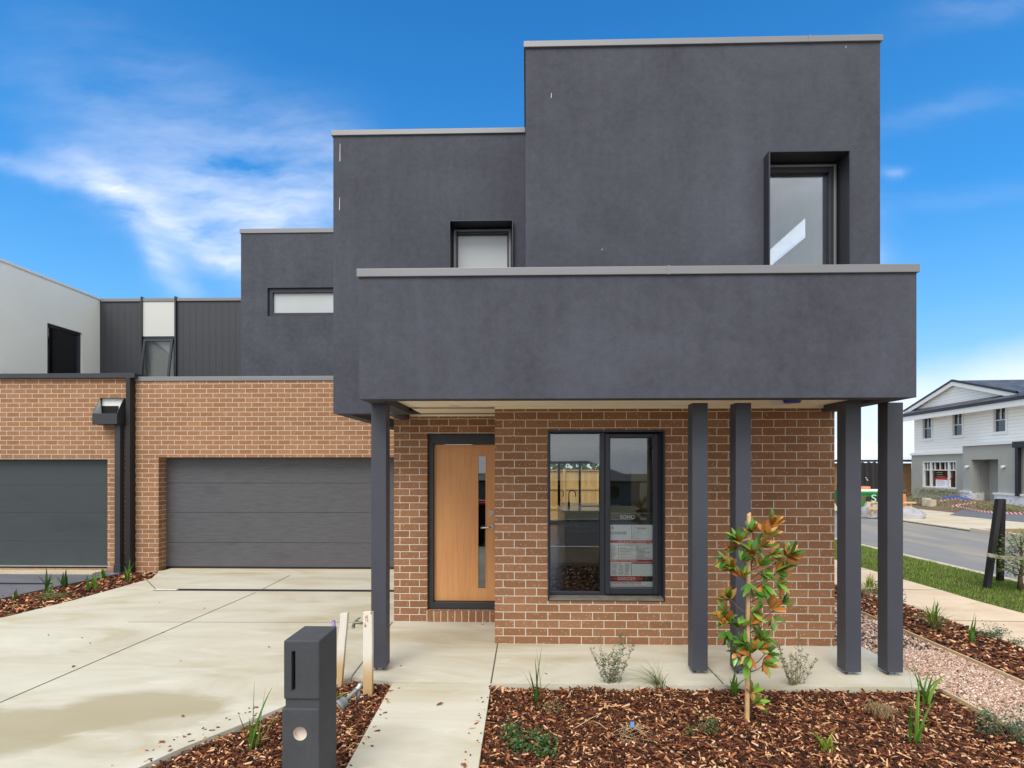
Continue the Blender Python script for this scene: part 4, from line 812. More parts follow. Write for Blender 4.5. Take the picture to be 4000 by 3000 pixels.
chips('spilled_bark', [P2(q) for q in curve[3:]] + [P2(q + Vector((-.22, .03, 0))) for q in curve[:2:-1]], 34, 'bark_chips', 'few bark chips strewn on the driveway edge by the letterbox', 'mulch', .004, (.01, .04), (.004, .012), (.002, .004), 8, 13, zj=.001, hz_=0)
for x in (GRX0 - .012, GRX1 + .008):
    y1 = slabf - .01 if x < 4 else 12.0
    o = MB().box(x - .009, x + .009, .9, y1, -.10, .002, bev=.003).build('timber_edging', 'timber_edge'); tag(o, 'timber edging board along the %s of the pink gravel path' % ('house side' if x < 4 else 'garden side'), 'edging', 'timber path edgings')
# turf on the verge
def blades(name, poly, n, mat, label, cat, z0, h, w, seed, keep=lambda x, y: True, lean=.5):
    rnd = random.Random(seed); pts = sample(poly, n, rnd, keep); V = []; F = []
    for i, (x, y) in enumerate(pts):
        an = rnd.uniform(0, 6.283); H = rnd.uniform(*h) * (1 + .5 * mnoise.noise(Vector((x * 2.2, y * 2.2, 4)))); lx, ly = math.cos(an), math.sin(an); k = rnd.uniform(.1, lean) * H; ww = rnd.uniform(*w)
        V += [(x - ly * ww, y + lx * ww, z0), (x + ly * ww, y - lx * ww, z0), (x + lx * k, y + ly * k, z0 + H)]; F.append((3 * i, 3 * i + 1, 3 * i + 2))
    me = bpy.data.meshes.new(name); me.from_pydata(V, [], F); me.materials.append(M[mat]); o = bpy.data.objects.new(name, me); col.objects.link(o); tag(o, label, cat, kind='stuff'); return o
turf_poly = [(6.30, 22)] + [P2(q) for q in fr_] + [(6.62, 5.2), (KX, 5.2), (KX, 22)]
blades('turf_grass', turf_poly, 75000, 'turf', 'green turf on the verge between footpath and side road', 'grass', -.066, (.022, .055), (.003, .006), 9)

# leaves dropped on the concrete
rnd = random.Random(5)
for px, py, s_ in ((287, 2603, .05), (352, 2512, .03), (1050, 2527, .035), (705, 2582, .022), (714, 2797, .04), (632, 2898, .05), (737, 2869, .03), (665, 2931, .035), (1000, 2763, .04), (190, 2480, .03), (320, 2491, .03), (636, 2470, .035), (1566, 2601, .03), (1718, 2750, .06), (1815, 2990, .05), (624, 2354, .03), (797, 2376, .04), (232, 2375, .03), (653, 2263, .03), (1885, 2440, .03), (2133, 2632, .03)):
    g = gr(px, py, .004); an = rnd.uniform(0, 3.14); m_ = MB(); c_, q_ = math.cos(an), math.sin(an); pts = [(-1, 0, 0), (-.3, -.42, .12), (.5, -.3, .1), (1, 0, .02), (.4, .36, .14), (-.4, .34, .06)]
    m_.poly([(g.x + (p[0] * c_ - p[1] * q_) * s_ * .6, g.y + (p[0] * q_ + p[1] * c_) * s_ * .6, .004 + p[2] * s_) for p in pts])
    o = m_.build('fallen_leaf', 'litter', None, (g.x, g.y, .004)); tag(o, 'small brown fallen leaf on the ' + ('concrete entry path' if px > 1700 and py > 2700 else 'entry slab' if px > 1540 else 'driveway near the letterbox' if px > 600 and py > 2700 else 'middle of the driveway' if px > 600 else 'left side of the driveway'), 'leaf', 'fallen leaves on the concrete')
#@@OBJECTS
# ================================================================== LETTERBOX
mbx = gr(610, 3193, ZM)
YL = 3.04; lx0_, lx1_ = at(612, 2500, YL).x, at(690 * 1.808, 2500, YL).x; zt_ = at(1150, 1384 * 1.808, YL).z
LB = thing('letterbox', ((lx0_ + lx1_) / 2, YL + .13, ZM), 'charcoal rendered pillar letterbox with mail slot and round hole by the path', 'letterbox'); OFF[LB.name] = Vector(LB.location)
lx0_ = at(1107, 2500, YL).x; lx1_ = at(1247, 2500, YL).x; dpt = .29
za, zb_, zc_, zbm = at(0, 1505 * 1.808, YL).z, at(0, 1512 * 1.808, YL).z, at(0, 1524 * 1.808, YL).z, -.08
def pmesh(name, mat, parent, fn): m_ = MB(); fn(m_); return m_.build(name, mat, parent)
sx0, sx1, szt, szb = at(1138, 0, YL).x, at(1154, 0, YL).x, at(0, 2534, YL).z, at(0, 2687, YL).z
m_ = MB(); bv = .010
def rbox(mb, x0, x1, y0, y1, z0, z1, b): mb.box(x0, x1, y0, y1, z0, z1, bev=b)
# head with a slot cut through its front: built round the slot
bm = bmesh.new(); bmesh.ops.create_cube(bm, size=1)
for v in bm.verts: v.co = Vector(((lx0_ + lx1_) / 2 + v.co.x * (lx1_ - lx0_), YL + dpt / 2 + v.co.y * dpt, (za + zt_) / 2 + v.co.z * (zt_ - za)))
bmesh.ops.bevel(bm, geom=bm.edges[:], offset=bv, segments=3, profile=.5, affect='EDGES')
me = bpy.data.meshes.new('head'); bm.to_mesh(me); bm.free(); hd = bpy.data.objects.new('head', me); col.objects.link(hd); me.materials.append(M['mailbox_stucco'])
def cut(o, mb):
    c = mb.build('cutter', 'black_void', None); md = o.modifiers.new('b', 'BOOLEAN'); md.operation = 'DIFFERENCE'; md.object = c; md.solver = 'EXACT'
    dg = bpy.context.evaluated_depsgraph_get(); dg.update(); nm = bpy.data.meshes.new_from_object(o.evaluated_get(dg)); o.modifiers.clear(); old = o.data; o.data = nm; bpy.data.meshes.remove(old); bpy.data.objects.remove(c)
cut(hd, MB().box(sx0, sx1, YL - .1, YL + .06, szb, szt))
me = hd.data; me.transform(Matrix.Translation(-Vector(LB.location))); hd.parent = LB
MB().box(sx0 - .005, sx1 + .005, YL + .055, YL + .06, szb - .005, szt + .005).build('mail_slot', 'black_void', LB)
m_ = MB(); m_.box(lx0_ + .008, lx1_ - .003, YL + .010, YL + dpt - .005, zc_ - .03, za + .02); m_.build('neck', 'mailbox_stucco', LB)
bx0, bx1 = at(1100, 0, YL).x, at(1246, 0, YL).x
bm = bmesh.new(); bmesh.ops.create_cube(bm, size=1)
for v in bm.verts: v.co = Vector(((bx0 + bx1) / 2 + v.co.x * (bx1 - bx0), YL + dpt / 2 + v.co.y * (dpt + .0), (zc_ + zbm) / 2 + v.co.z * (zc_ - zbm)))
bmesh.ops.bevel(bm, geom=bm.edges[:], offset=bv, segments=3, profile=.5, affect='EDGES')
me = bpy.data.meshes.new('pillar'); bm.to_mesh(me); bm.free(); pl = bpy.data.objects.new('pillar', me); col.objects.link(pl); me.materials.append(M['mailbox_stucco'])
hc = at(1171, 2867, YL); hr = 28 / 691
cut(pl, rod(MB(), (hc.x, YL - .1, hc.z), (hc.x, YL + .14, hc.z), hr, 36)); pl.data.transform(Matrix.Translation(-Vector(LB.location))); pl.parent = LB
m_ = MB(); V = []; k = 36
for j in range(k): an = 2 * math.pi * j / k; V += [(hc.x + (hr - .0008) * math.cos(an), YL + .004, hc.z + (hr - .0008) * math.sin(an)), (hc.x + (hr - .0008) * math.cos(an), YL + .03, hc.z + (hr - .0008) * math.sin(an))]
m_.mesh(V, [(2 * j, 2 * ((j + 1) % k), 2 * ((j + 1) % k) + 1, 2 * j + 1) for j in range(k)] + [tuple(2 * j + 1 for j in range(k))], smooth=False); m_.build('round_cap', 'cap_cream', LB)

# ================================================================== TAP POSTS, PIPES
def stake_post(px, pyt, pyb, w, d, lean, lbl, yaw=0):
    base = gr(px, pyb, ZM); top = at(px, pyt, base.y); h = top.z - ZM + .05
    m_ = MB(); n = 6; rnd = random.Random(int(px))
    for i in range(n): pass
    V = []; 
    for i in range(n + 1):
        z = -.05 + (h) * i / n; o_ = rnd.uniform(-.002, .002)
        for cx, cy in ((-w / 2, -d / 2), (w / 2, -d / 2), (w / 2, d / 2), (-w / 2, d / 2)): V.append((base.x + cx + o_ + lean * z, base.y + cy, ZM + z + (rnd.uniform(-.012, .012) if i == n else 0)))
    F = [(3, 2, 1, 0), tuple(4 * n + j for j in range(4))] + [(4 * i + j, 4 * i + (j + 1) % 4, 4 * i + 4 + (j + 1) % 4, 4 * i + 4 + j) for i in range(n) for j in range(4)]
    m_.mesh(V, F); o = m_.build('timber_post', 'weathered_white_timber', None, (base.x, base.y, ZM)); o.rotation_euler[2] = yaw; tag(o, lbl, 'post', 'white timber stakes at the tap'); return o, base
tp1, b1 = stake_post(1322, 2395, 2690, .062, .05, .085, 'leaning weathered white timber stake just behind the letterbox')
tp2, b2 = stake_post(1438, 2388, 2722, .075, .05, .0, 'upright weathered white timber stake that carries the brass tap')
cz = lambda cx, cy, Y: at(1280 + cx / 3.53, 2330 + cy / 3.53, Y)
ty = b2.y + .0
tA, tB, tC = cz(485, 370, ty), cz(400, 362, ty), cz(355, 420, ty)
m_ = MB(); m_.tube([tA + Vector((.01, 0, 0)), tB, cz(370, 370, ty), cz(355, 395, ty), tC], [.011, .012, .014, .013, .012], 10); m_.tube([cz(405, 355, ty), cz(408, 325, ty)], .007, 8)
m_.tube([cz(385, 318, ty) + Vector((0, -.02, 0)), cz(405, 322, ty), cz(448, 292, ty) + Vector((0, .01, 0))], [.006, .009, .005], 8); rod(m_, tC + Vector((0, 0, .004)), tC - Vector((0, 0, .008)), .015, 12)
simple('brass', (.22, .22, .17), .4, .7, .5, .3, 40); o = m_.build('garden_tap', 'brass', None, tuple(tA)); tag(o, 'dull brass garden tap sticking out from the upright white stake', 'tap')
py_ = b1.y + .05; u0, u1 = cz(82, 410, py_), cz(82, 338, py_)
m_ = MB(); rod(m_, (u0.x, py_, ZM - .02), (u0.x, py_, u1.z), .016, 12); rod(m_, (u0.x, py_, u1.z - .055), (u0.x, py_, u1.z - .045), .021, 12); rod(m_, (u0.x, py_, u1.z), (u0.x, py_, u1.z + .006), .013, 12)
o = m_.build('recycled_water_pipe', 'purple_pipe', None, (u0.x, py_, ZM)); tag(o, 'thin purple water pipe standing behind the letterbox', 'pipe')
# grey pvc pipe with a large valve end
pa = gr(1280 + 150 / 3.53, 2330 + 1500 / 3.53, .0); 
PV = thing('valve_pipe', (pa.x, pa.y, ZM), 'grey plastic pipe with wide valve end lying on the mulch behind the letterbox', 'pipe'); OFF[PV.name] = Vector((pa.x, pa.y, ZM))
yv = pa.y + .04
e0, e1, e2, e3, e4 = cz(150, 1520, yv - .05), cz(260, 1425, yv), cz(330, 1350, yv + .03), cz(420, 1265, yv + .08), cz(450, 1215, yv + .1)
m_ = MB(); m_.tube([e0, e0.lerp(e1, .3), e0.lerp(e1, .3), e0.lerp(e1, .85), e1], [.052, .052, .044, .042, .024], 20); m_.build('valve_end', 'pvc_grey', PV)
m_ = MB(); m_.tube([e1, e2, e3, e4], [.016, .016, .016, .016], 12); m_.tube([e3, e3 + Vector((.0, 0, -.10))], .016, 12); m_.build('pipe_run', 'pvc_grey', PV)
m_ = MB(); m_.tube([e3.lerp(e2, .3), e3, e4, e4 + Vector((.004, 0, .012))], [.0205, .021, .021, .018], 12); m_.build('elbow', 'zinc', PV)
dd = (e0 - e1).normalized(); m_ = MB(); m_.tube([e0 + dd * .001, e0 + dd * .004], .028, 16); m_.build('cap', 'pine', PV)

# ================================================================== PLANTS
def blade_strip(mb, base, h, an, lean, w, seg=7, droop=1.8, mi=0, twist=0):
    d = Vector((math.cos(an), math.sin(an), 0)); sd = Vector((-d.y, d.x, 0)); sd = (sd * math.cos(twist) + d * math.sin(twist)); i0 = len(mb.v); V = []; F = []
    for i in range(seg + 1):
        t = i / seg; p = base + d * (lean * h * t ** droop) + Vector((0, 0, h * (t - .35 * lean * t ** 3))); ww = 1.45 * w * (1 - t ** 2.2) * (.6 + .8 * min(1, t * 4) * .5) + .0005
        V += [p - sd * ww, p - d * ww * .25 + Vector((0, 0, -ww * .25)), p + sd * ww]
    for i in range(seg):
        b_ = 3 * i; F += [(b_, b_ + 1, b_ + 4, b_ + 3), (b_ + 1, b_ + 2, b_ + 5, b_ + 4)]
    mb.mesh(V, F, mi, True)
def clump(name, px, py, ztop_py, n, w, label, cat='plant', group=None, mat='strap_leaf', lean=(.05, .6), Z=ZM, base_r=.02, seed=0, spec=None, hmin=.45, droop=1.8, seg=7):
    g = gr(px, py, Z); top = at(px, ztop_py, g.y).z - Z; rnd = random.Random(seed * 31 + int(px)); mb = MB()
    for i in range(n):
        h = top * (1 if i == 0 else rnd.uniform(hmin, .95)); an = rnd.uniform(0, 6.283); ln = rnd.uniform(*lean) if i else lean[0]
        if spec and i < len(spec): an, ln, hf = spec[i]; h = top * hf; an = R(an)
        b_ = Vector((g.x + rnd.gauss(0, base_r), g.y + rnd.gauss(0, base_r), Z - .005)); blade_strip(mb, b_, h, an, ln, w * rnd.uniform(.7, 1.2), seg, droop, twist=rnd.uniform(-.6, .6))
    o = mb.build(name, mat, None, (g.x, g.y, Z)); tag(o, label, cat, group); return o
GS = 'young strap leaved plants in the mulch'
clump('strap_plant', 992, 2932, 2652, 9, .0075, 'bright green strap leaved plant left of the letterbox', group=GS, spec=[(0, .03, 1), (10, .12, .92), (5, .50, .78), (180, .28, .60), (20, .35, .5), (170, .1, .5), (0, .3, .4), (15, .2, .45)], droop=1.2)
clump('strap_plant', 2096, 2752, 2515, 9, .008, 'dark strap leaved plant at the front edge of the entry slab', group=GS, mat='strap_leaf_dark', spec=[(180, .10, .97), (10, .12, 1), (180, .42, .72), (0, .24, .85), (170, .06, .8), (20, .1, .6), (185, .5, .35)], droop=1.3)
clump('strap_plant', 2866, 2712, 2585, 9, .011, 'small bright strap leaved plant between two posts left of the magnolia', group=GS, spec=[(180, .85, 1), (175, .5, .85), (5, .8, .8), (10, .2, .7), (185, .2, .6), (0, .4, .5)])
clump('strap_plant', 3612, 2752, 2545, 12, .0085, 'spreading strap leaved plant at the right end of the entry slab', group=GS, spec=[(180, .45, 1.02), (185, .25, .9), (5, .5, .75), (0, .95, .55), (10, .7, .7), (180, .7, .5), (0, .2, .65), (175, .3, .5)])
clump('strap_plant', 3578, 2915, 2600, 11, .0075, 'tall strap leaved plant in the front mulch nearest the gravel path', group=GS, spec=[(180, .10, 1), (0, .06, .93), (0, .25, .7), (185, .3, .6), (10, .35, .65), (180, .1, .55), (0, .5, .4)], seed=2, mat='strap_leaf')
clump('lime_grass', 3222, 2935, 2830, 26, .004, 'lime green grass tuft at the bottom edge right of the magnolia', mat='lime_leaf', lean=(.1, .8))
clump('arching_grass', 2578, 2700, 2550, 60, .0022, 'fine arching grass tuft sweeping left over the slab edge', mat='tuft_leaf', spec=[(180 + (i % 7 - 3) * 14, .25 + .055 * (i % 30), .95 - .02 * (i % 17)) for i in range(44)], lean=(.1, .7))
def tuft(name, px, py, r, hz, n, mat, label, Z=ZM, w=.0018, seed=1):
    g = gr(px, py, Z); rnd = random.Random(seed); mb = MB()
    for i in range(n):
        an = rnd.uniform(0, 6.283); L = r * rnd.uniform(.5, 1.2); p = Vector((g.x + rnd.gauss(0, r * .25), g.y + rnd.gauss(0, r * .25), Z)); pts = []
        for k in range(6): t = k / 5; pts.append(p + Vector((math.cos(an + t * 1.2) * L * t, math.sin(an + t * 1.2) * L * t, hz * math.sin(t * 2.6) * rnd.uniform(.6, 1.2))))
        mb.tube(pts, [w, w, w * .9, w * .8, w * .6, w * .3], 3, cap=False)
    o = mb.build(name, mat, None, (g.x, g.y, Z)); tag(o, label, 'plant'); return o
tuft('dry_grass_tuft', 3443, 2805, .10, .10, 110, 'dry_leaf', 'tangled dry straw coloured grass tuft near the strap plant')
def wispy(name, px, py, ptop, halfw, n, label, mat='grey_leaf', stem='trunk_green', Z=ZM, seed=1, leafs=26, ls=.010):
    g = gr(px, py, Z); H = at(px, ptop, g.y).z - Z; hw = halfw / (FPX / g.y); rnd = random.Random(seed); S = MB(); Lf = MB()
    for i in range(n):
        an = rnd.uniform(0, 6.283); tx_ = (i / (n - 1) - .5) * 2 * hw * rnd.uniform(.7, 1.1); h = H * rnd.uniform(.5, 1.0) * (1 - .25 * abs(tx_) / hw); ty_ = rnd.uniform(-.6, .6) * hw
        pts = [Vector((g.x + tx_ * .12, g.y + ty_ * .12, Z))]
        for k in range(1, 7): t = k / 6; pts.append(Vector((g.x + tx_ * (.12 + .88 * t ** .9) + rnd.gauss(0, .006), g.y + ty_ * t + rnd.gauss(0, .006), Z + h * t)))
        S.tube(pts, [.0022 * (1 - k / 8) for k in range(7)], 4, cap=False)
        for q in range(leafs):
            t = rnd.uniform(.12, 1) * 6; k = min(5, int(t)); p = pts[k].lerp(pts[k + 1], t - k); a2 = rnd.uniform(0, 6.283)
            if rnd.random() < .45: p2 = p + Vector((math.cos(a2) * .03, math.sin(a2) * .03, .025)) * rnd.uniform(.5, 1.4); S.tube([p, p2], [.001, .0006], 3, cap=False); sp = [p.lerp(p2, u) for u in (.4, .7, 1)]
            else: sp = [p]
            for pp_ in sp:
                d = Vector((math.cos(a2), math.sin(a2), rnd.uniform(.1, .9))).normalized() * ls * rnd.uniform(.6, 1.5); s2 = d.cross(Vector((rnd.random(), rnd.random(), rnd.random()))).normalized() * ls * .28
                Lf.poly([pp_, pp_ + d * .5 + s2, pp_ + d, pp_ + d * .5 - s2]); a2 += 2
    t = thing(name, (g.x, g.y, Z), label, 'shrub'); OFF[t.name] = Vector((g.x, g.y, Z)); S.build('stems', stem, t); Lf.build('foliage', mat, t); return t
wispy('wispy_shrub', 2392, 2690, 2430, 85, 9, 'wispy grey green shrub in front of the slab under the window', leafs=60, ls=.021)
wispy('wispy_shrub', 3105, 2700, 2440, 95, 10, 'pale thin wispy shrub just right of the magnolia', mat='tuft_leaf', seed=4, leafs=46, ls=.017)
wispy('twiggy_plant', 3520, 2385, 2290, 22, 4, 'dark twiggy plant rising beside the gravel beyond the last post', mat='bush_leaf', Z=ZM, seed=5, leafs=12, ls=.03)
def bush(name, px, py, r, h, n, mat, label, Z=ZM, seed=1, ls=.022, stem='trunk_green', sparse=0):
    g = gr(px, py, Z); rnd = random.Random(seed); Lf = MB(); S = MB()
    cl_ = [(rnd.uniform(-1, 1) * r, rnd.uniform(-.7, .7) * r, rnd.uniform(.2, 1) * h) for _ in range(14)]
    for c in cl_: S.tube([(g.x + c[0] * .1, g.y + c[1] * .1, Z), (g.x + c[0] * .6, g.y + c[1] * .6, Z + c[2] * .6), (g.x + c[0], g.y + c[1], Z + c[2])], [.003, .002, .001], 4, cap=False)
    for i in range(n):
        c = rnd.choice(cl_); p = Vector((g.x + c[0] + rnd.gauss(0, r * .20), g.y + c[1] + rnd.gauss(0, r * .20), Z + max(.005, c[2] * rnd.uniform(.5, 1.05) + rnd.gauss(0, h * .08))))
        a2 = rnd.uniform(0, 6.283); d = Vector((math.cos(a2), math.sin(a2), rnd.uniform(-.2, .8))).normalized() * ls * rnd.uniform(.6, 1.4); s2 = d.cross(Vector((rnd.uniform(-1, 1), rnd.uniform(-1, 1), 1))).normalized() * ls * .3
        Lf.poly([p, p + d * .5 + s2, p + d, p + d * .5 - s2])
    t = thing(name, (g.x, g.y, Z), label, 'plant'); OFF[t.name] = Vector((g.x, g.y, Z)); S.build('stems', stem, t); Lf.build('foliage', mat, t); return t
bush('groundcover_bush', 2070, 2925, .17, .12, 800, 'bush_leaf', 'low dense green groundcover plant right of the concrete path', ls=.028)
bush('groundcover_sprig', 2165, 2800, .10, .12, 130, 'weeds', 'sparse reddish green sprig behind the dense groundcover plant', seed=3, ls=.016)
bush('groundcover_sprig', 2725, 2865, .13, .12, 260, 'bush_leaf', 'sparse green sprig between the root bundle and the magnolia stake', seed=4, ls=.018)
bush('groundcover_bush', 3950, 2905, .16, .24, 900, 'bluish_bush', 'bushy blue green plant at the bottom right corner', seed=5, ls=.022)
bush('groundcover_sprig', 1335, 2745, .09, .07, 180, 'strap_leaf', 'small green weed growing under the grey pipe', seed=6, ls=.018)
bush('groundcover_bush', 3885, 2490, .13, .16, 450, 'bluish_bush', 'small dark green bush beside the footpath joint', seed=7, ls=.022)
bush('groundcover_bush', 3990, 2520, .12, .07, 260, 'bluish_bush', 'low dark plant creeping at the footpath edge, right border', seed=8, ls=.022)
bush('grassy_bush', 3385, 2320, .28, .22, 900, 'weeds', 'yellow green grassy clump seen between the last two posts', seed=9, ls=.035, Z=ZM)
clump('grass_clump', 3400, 2300, 2225, 40, .005, 'bright green grass clump at the end of the side bed', mat='lime_leaf', lean=(.1, .5))
clump('strap_plant', 3645, 2458, 2310, 16, .010, 'strap leaved plant in the middle of the side bed', group=GS, mat='strap_leaf', spec=[(180, .12, 1), (0, .25, .85), (185, .4, .7), (0, .1, .8)], lean=(.1, .7))
clump('fine_grass', 3650, 2462, 2345, 70, .0028, 'fine yellow green grass spraying round the side bed strap plant', mat='weeds', lean=(.4, 1.5), hmin=.5)
clump('strap_plant', 3797, 2512, 2375, 10, .010, 'small strap leaved plant with one tall leaf near the footpath', group=GS, mat='strap_leaf', spec=[(0, .12, 1), (5, .6, .6), (180, .5, .45), (0, .3, .6), (180, .2, .4)])
for i, (px, py, pt, lb) in enumerate(((187, 2335, 2210, 'tall single leaved strap plant left in the strip between the driveways'), (250, 2297, 2218, 'second strap plant from the left, by the dark driveway edge'), (360, 2310, 2228, 'bright strap plant in the middle of the strip between the driveways'),
        (403, 2265, 2212, 'small strap plant against the neighbour garage corner'), (500, 2273, 2180, 'strap plant at the foot of the black corner channel'), (57, 2348, 2295, 'small faint strap plant at the left picture edge'))):
    clump('strap_plant', px, py, pt, 7, .016, lb, group=GS, mat='strap_leaf' if i in (2, 3, 4) else 'strap_leaf_dark', lean=(.05, .45), seed=i)
tuft('low_grass', 195, 2342, .28, .07, 50, 'weeds', 'sprawling grass round the tall strap plant between the driveways', w=.004)

# magnolia on its stake
rnd = random.Random(11)
mgb = gr(2908, 2824, ZM); MY = mgb.y
c7 = lambda cx, cy, Y=MY: at(2600 + cx / 1.659, 1900 + cy / 1.659, Y)
st0, st1 = c7(527, 1538), c7(540, 175); m_ = MB()
m_.mesh([(st0.x - .013, MY - .013, ZM - .02), (st0.x + .013, MY - .013, ZM - .02), (st0.x + .013, MY + .013, ZM - .02), (st0.x - .013, MY + .013, ZM - .02), (st1.x - .011, MY - .013, st1.z - .012), (st1.x + .011, MY - .013, st1.z + .006), (st1.x + .011, MY + .013, st1.z + .008), (st1.x - .011, MY + .013, st1.z - .01)], [(3, 2, 1, 0), (4, 5, 6, 7), (0, 1, 5, 4), (1, 2, 6, 5), (2, 3, 7, 6), (3, 0, 4, 7)])
o = m_.build('timber_stake', 'stake_wood', None, (st0.x, MY, ZM)); tag(o, 'slim pale timber stake holding up the young magnolia', 'stake')
MG = thing('magnolia_tree', (c7(545, 1530).x, MY + .03, ZM), 'young magnolia with glossy green and rust backed leaves tied to a stake', 'tree'); OFF[MG.name] = Vector(MG.location)
T = [c7(547, 1540, MY + .03), c7(543, 1200, MY + .03), c7(538, 900, MY + .035), c7(540, 700, MY + .03), c7(556, 500, MY + .03), c7(600, 350, MY + .02), c7(650, 255, MY + .01)]
m_ = MB(); m_.tube(T, [.010, .009, .008, .007, .006, .005, .004], 8); m_.build('trunk', 'trunk_green', MG)
def onT(z):
    for p, q in zip(T, T[1:]):
        if p.z <= z <= q.z: return p.lerp(q, (z - p.z) / (q.z - p.z))
    return T[0] if z < T[0].z else T[-1]
BR = MB(); LT = MB()
def leaf(base, d, up, L, W, under):
    d = d.normalized(); s = d.cross(up); s = s.normalized() if s.length > 1e-4 else d.orthogonal().normalized(); nrm = s.cross(d).normalized()
    n = 6; crease = .22; rows = []; bend = rnd.uniform(-.25, .45)
    for i in range(n + 1):
        t = i / n; w = W * math.sin(math.pi * (t ** .85)) ** .8 * (.98 if i else 0); c = base + d * (L * t) + nrm * (-bend * L * t * t * .5); rows.append((c - s * w + nrm * w * crease, c, c + s * w + nrm * w * crease))
    for layer, off in ((0, .0006), (1, -.0006)):
        V = [p + nrm * off for r in rows for p in r]; F = []
        for i in range(n):
            a_ = 3 * i
            for q in ((a_, a_ + 1, a_ + 4, a_ + 3), (a_ + 1, a_ + 2, a_ + 5, a_ + 4)): F.append(q if layer == 0 else q[::-1])
        LT.mesh(V, F, layer, True)
clusters = [(690, 235, -.02, 75, 9, .8), (655, 300, -.05, 60, 7, .6), (560, 285, -.04, 100, 5, .2), (470, 345, -.03, 120, 8, .35), (450, 390, .03, 150, 5, .6), (630, 375, -.06, 40, 7, .45), (560, 420, -.05, 90, 7, .3), (790, 440, .0, 45, 10, .6), (690, 440, -.03, 20, 6, .25), (430, 520, .0, 130, 10, .45), (380, 480, .03, 170, 4, .2), (495, 575, -.04, 110, 6, .15),
            (730, 545, -.05, 20, 9, .4), (770, 520, .04, 60, 5, .5), (640, 570, -.05, -20, 5, .1), (650, 650, -.05, -70, 4, 0), (740, 630, -.02, -30, 3, .1), (540, 650, -.05, -100, 3, .0), (600, 690, -.05, -30, 3, .3), (410, 720, .0, 120, 8, .7), (690, 770, .0, 40, 9, .75), (770, 745, .03, 60, 3, .3), (575, 815, -.05, 10, 5, .3), (400, 865, .0, 140, 10, .6), (400, 950, -.02, -110, 6, .1), (380, 810, .02, 170, 4, .2),
            (625, 985, -.04, 50, 8, .05), (560, 1060, -.06, 110, 9, .4), (600, 1040, -.03, 30, 7, .6), (540, 1110, -.07, -90, 6, .1), (640, 1150, -.04, -40, 6, .3), (455, 1080, -.05, 190, 4, .1), (580, 1400, -.03, 30, 8, .35), (560, 1330, .0, 80, 3, .1), (700, 850, -.02, -60, 3, .1), (820, 440, -.02, 20, 4, .2), (500, 470, -.05, 60, 4, .3), (500, 1010, -.05, 150, 6, .1), (650, 1080, .02, 10, 6, .2), (480, 900, .0, 100, 4, .1), (620, 500, -.05, 60, 6, .2), (560, 880, -.05, 60, 4, .3)]
for (cx, cy, dyy, ang, n, ru) in clusters:
    p = c7(cx, cy, MY + dyy); a_ = R(ang); ax = Vector((math.cos(a_), rnd.uniform(-.35, .15), math.sin(a_))).normalized()
    rt = onT(p.z - .04 - abs(p.x - onT(p.z).x) * .6); mid = rt.lerp(p, .55) + Vector((0, 0, -.015))
    if (p - rt).length > .03: BR.tube([rt, mid, p], [.0045, .0035, .0028], 5, cap=False)
    o1 = ax.orthogonal().normalized(); o2 = ax.cross(o1)
    for i in range(int(n * 2.4)):
        th_ = i * 2.4 + rnd.uniform(-.4, .4); el = rnd.uniform(.35, 1.25); d = ax * math.cos(el) + (o1 * math.cos(th_) + o2 * math.sin(th_)) * math.sin(el)
        L = rnd.uniform(.075, .125); up = Vector((rnd.uniform(-.3, .3), -.5, 1)) if rnd.random() > ru * .8 else Vector((rnd.uniform(-.3, .3), .9, -.8))
        leaf(p - ax * rnd.uniform(0, .025), d, up, L, L * rnd.uniform(.15, .19), 0)
leaf(c7(520, 1160, MY - .06), Vector((0, -.1, -1)), Vector((0, -1, .1)), .10, .030, 0)
BR.build('branches', 'trunk_green', MG); LT.build('foliage', ['magnolia_top', 'magnolia_under'], MG)

# bare root bundle with a blue tag, twigs
g = gr(2470, 2868, ZM); m_ = MB(); rr_ = random.Random(8)
for i in range(20):
    an = -1.57 + rr_.gauss(0, 1.0) if i < 15 else rr_.uniform(0, 6.28); L = rr_.uniform(.12, .26); pts = []
    for k in range(8): t = k / 7; pts.append((g.x + math.cos(an + .5 * t * rr_.choice((-1, 1))) * L * t + rr_.gauss(0, .003), g.y + math.sin(an) * L * t, ZM + .03 + .045 * math.sin(math.pi * min(1, t * 1.1)) * (1 - .3 * t)))
    m_.tube(pts, [.0022 - .0002 * k for k in range(8)], 4, cap=False)
RB = thing('root_bundle', (g.x, g.y, ZM), 'bundle of pale bare roots with a blue tag lying on the mulch', 'roots'); OFF[RB.name] = Vector(RB.location); m_.build('roots', 'dry_root', RB)
MB().box(g.x - .016, g.x + .012, g.y - .01, g.y - .008, ZM + .055, ZM + .095).build('tag', 'blue_tag', RB)
for k, (q0_, q1_, lb) in enumerate((((2240, 2848), (2368, 2780), 'long pale dead twig on the mulch left of the root bundle'), ((2310, 2815), (2372, 2850), 'short dead twig crossing the mulch by the root bundle'))):
    a_, b_ = gr(*q0_, ZM + .03), gr(*q1_, ZM + .04); m_ = MB(); m_.tube([a_, a_.lerp(b_, .5) + Vector((0, 0, .012)), b_], [.003, .004, .002], 5); tag(m_.build('twig', 'dry_root', None, tuple(a_)), lb, 'twig')

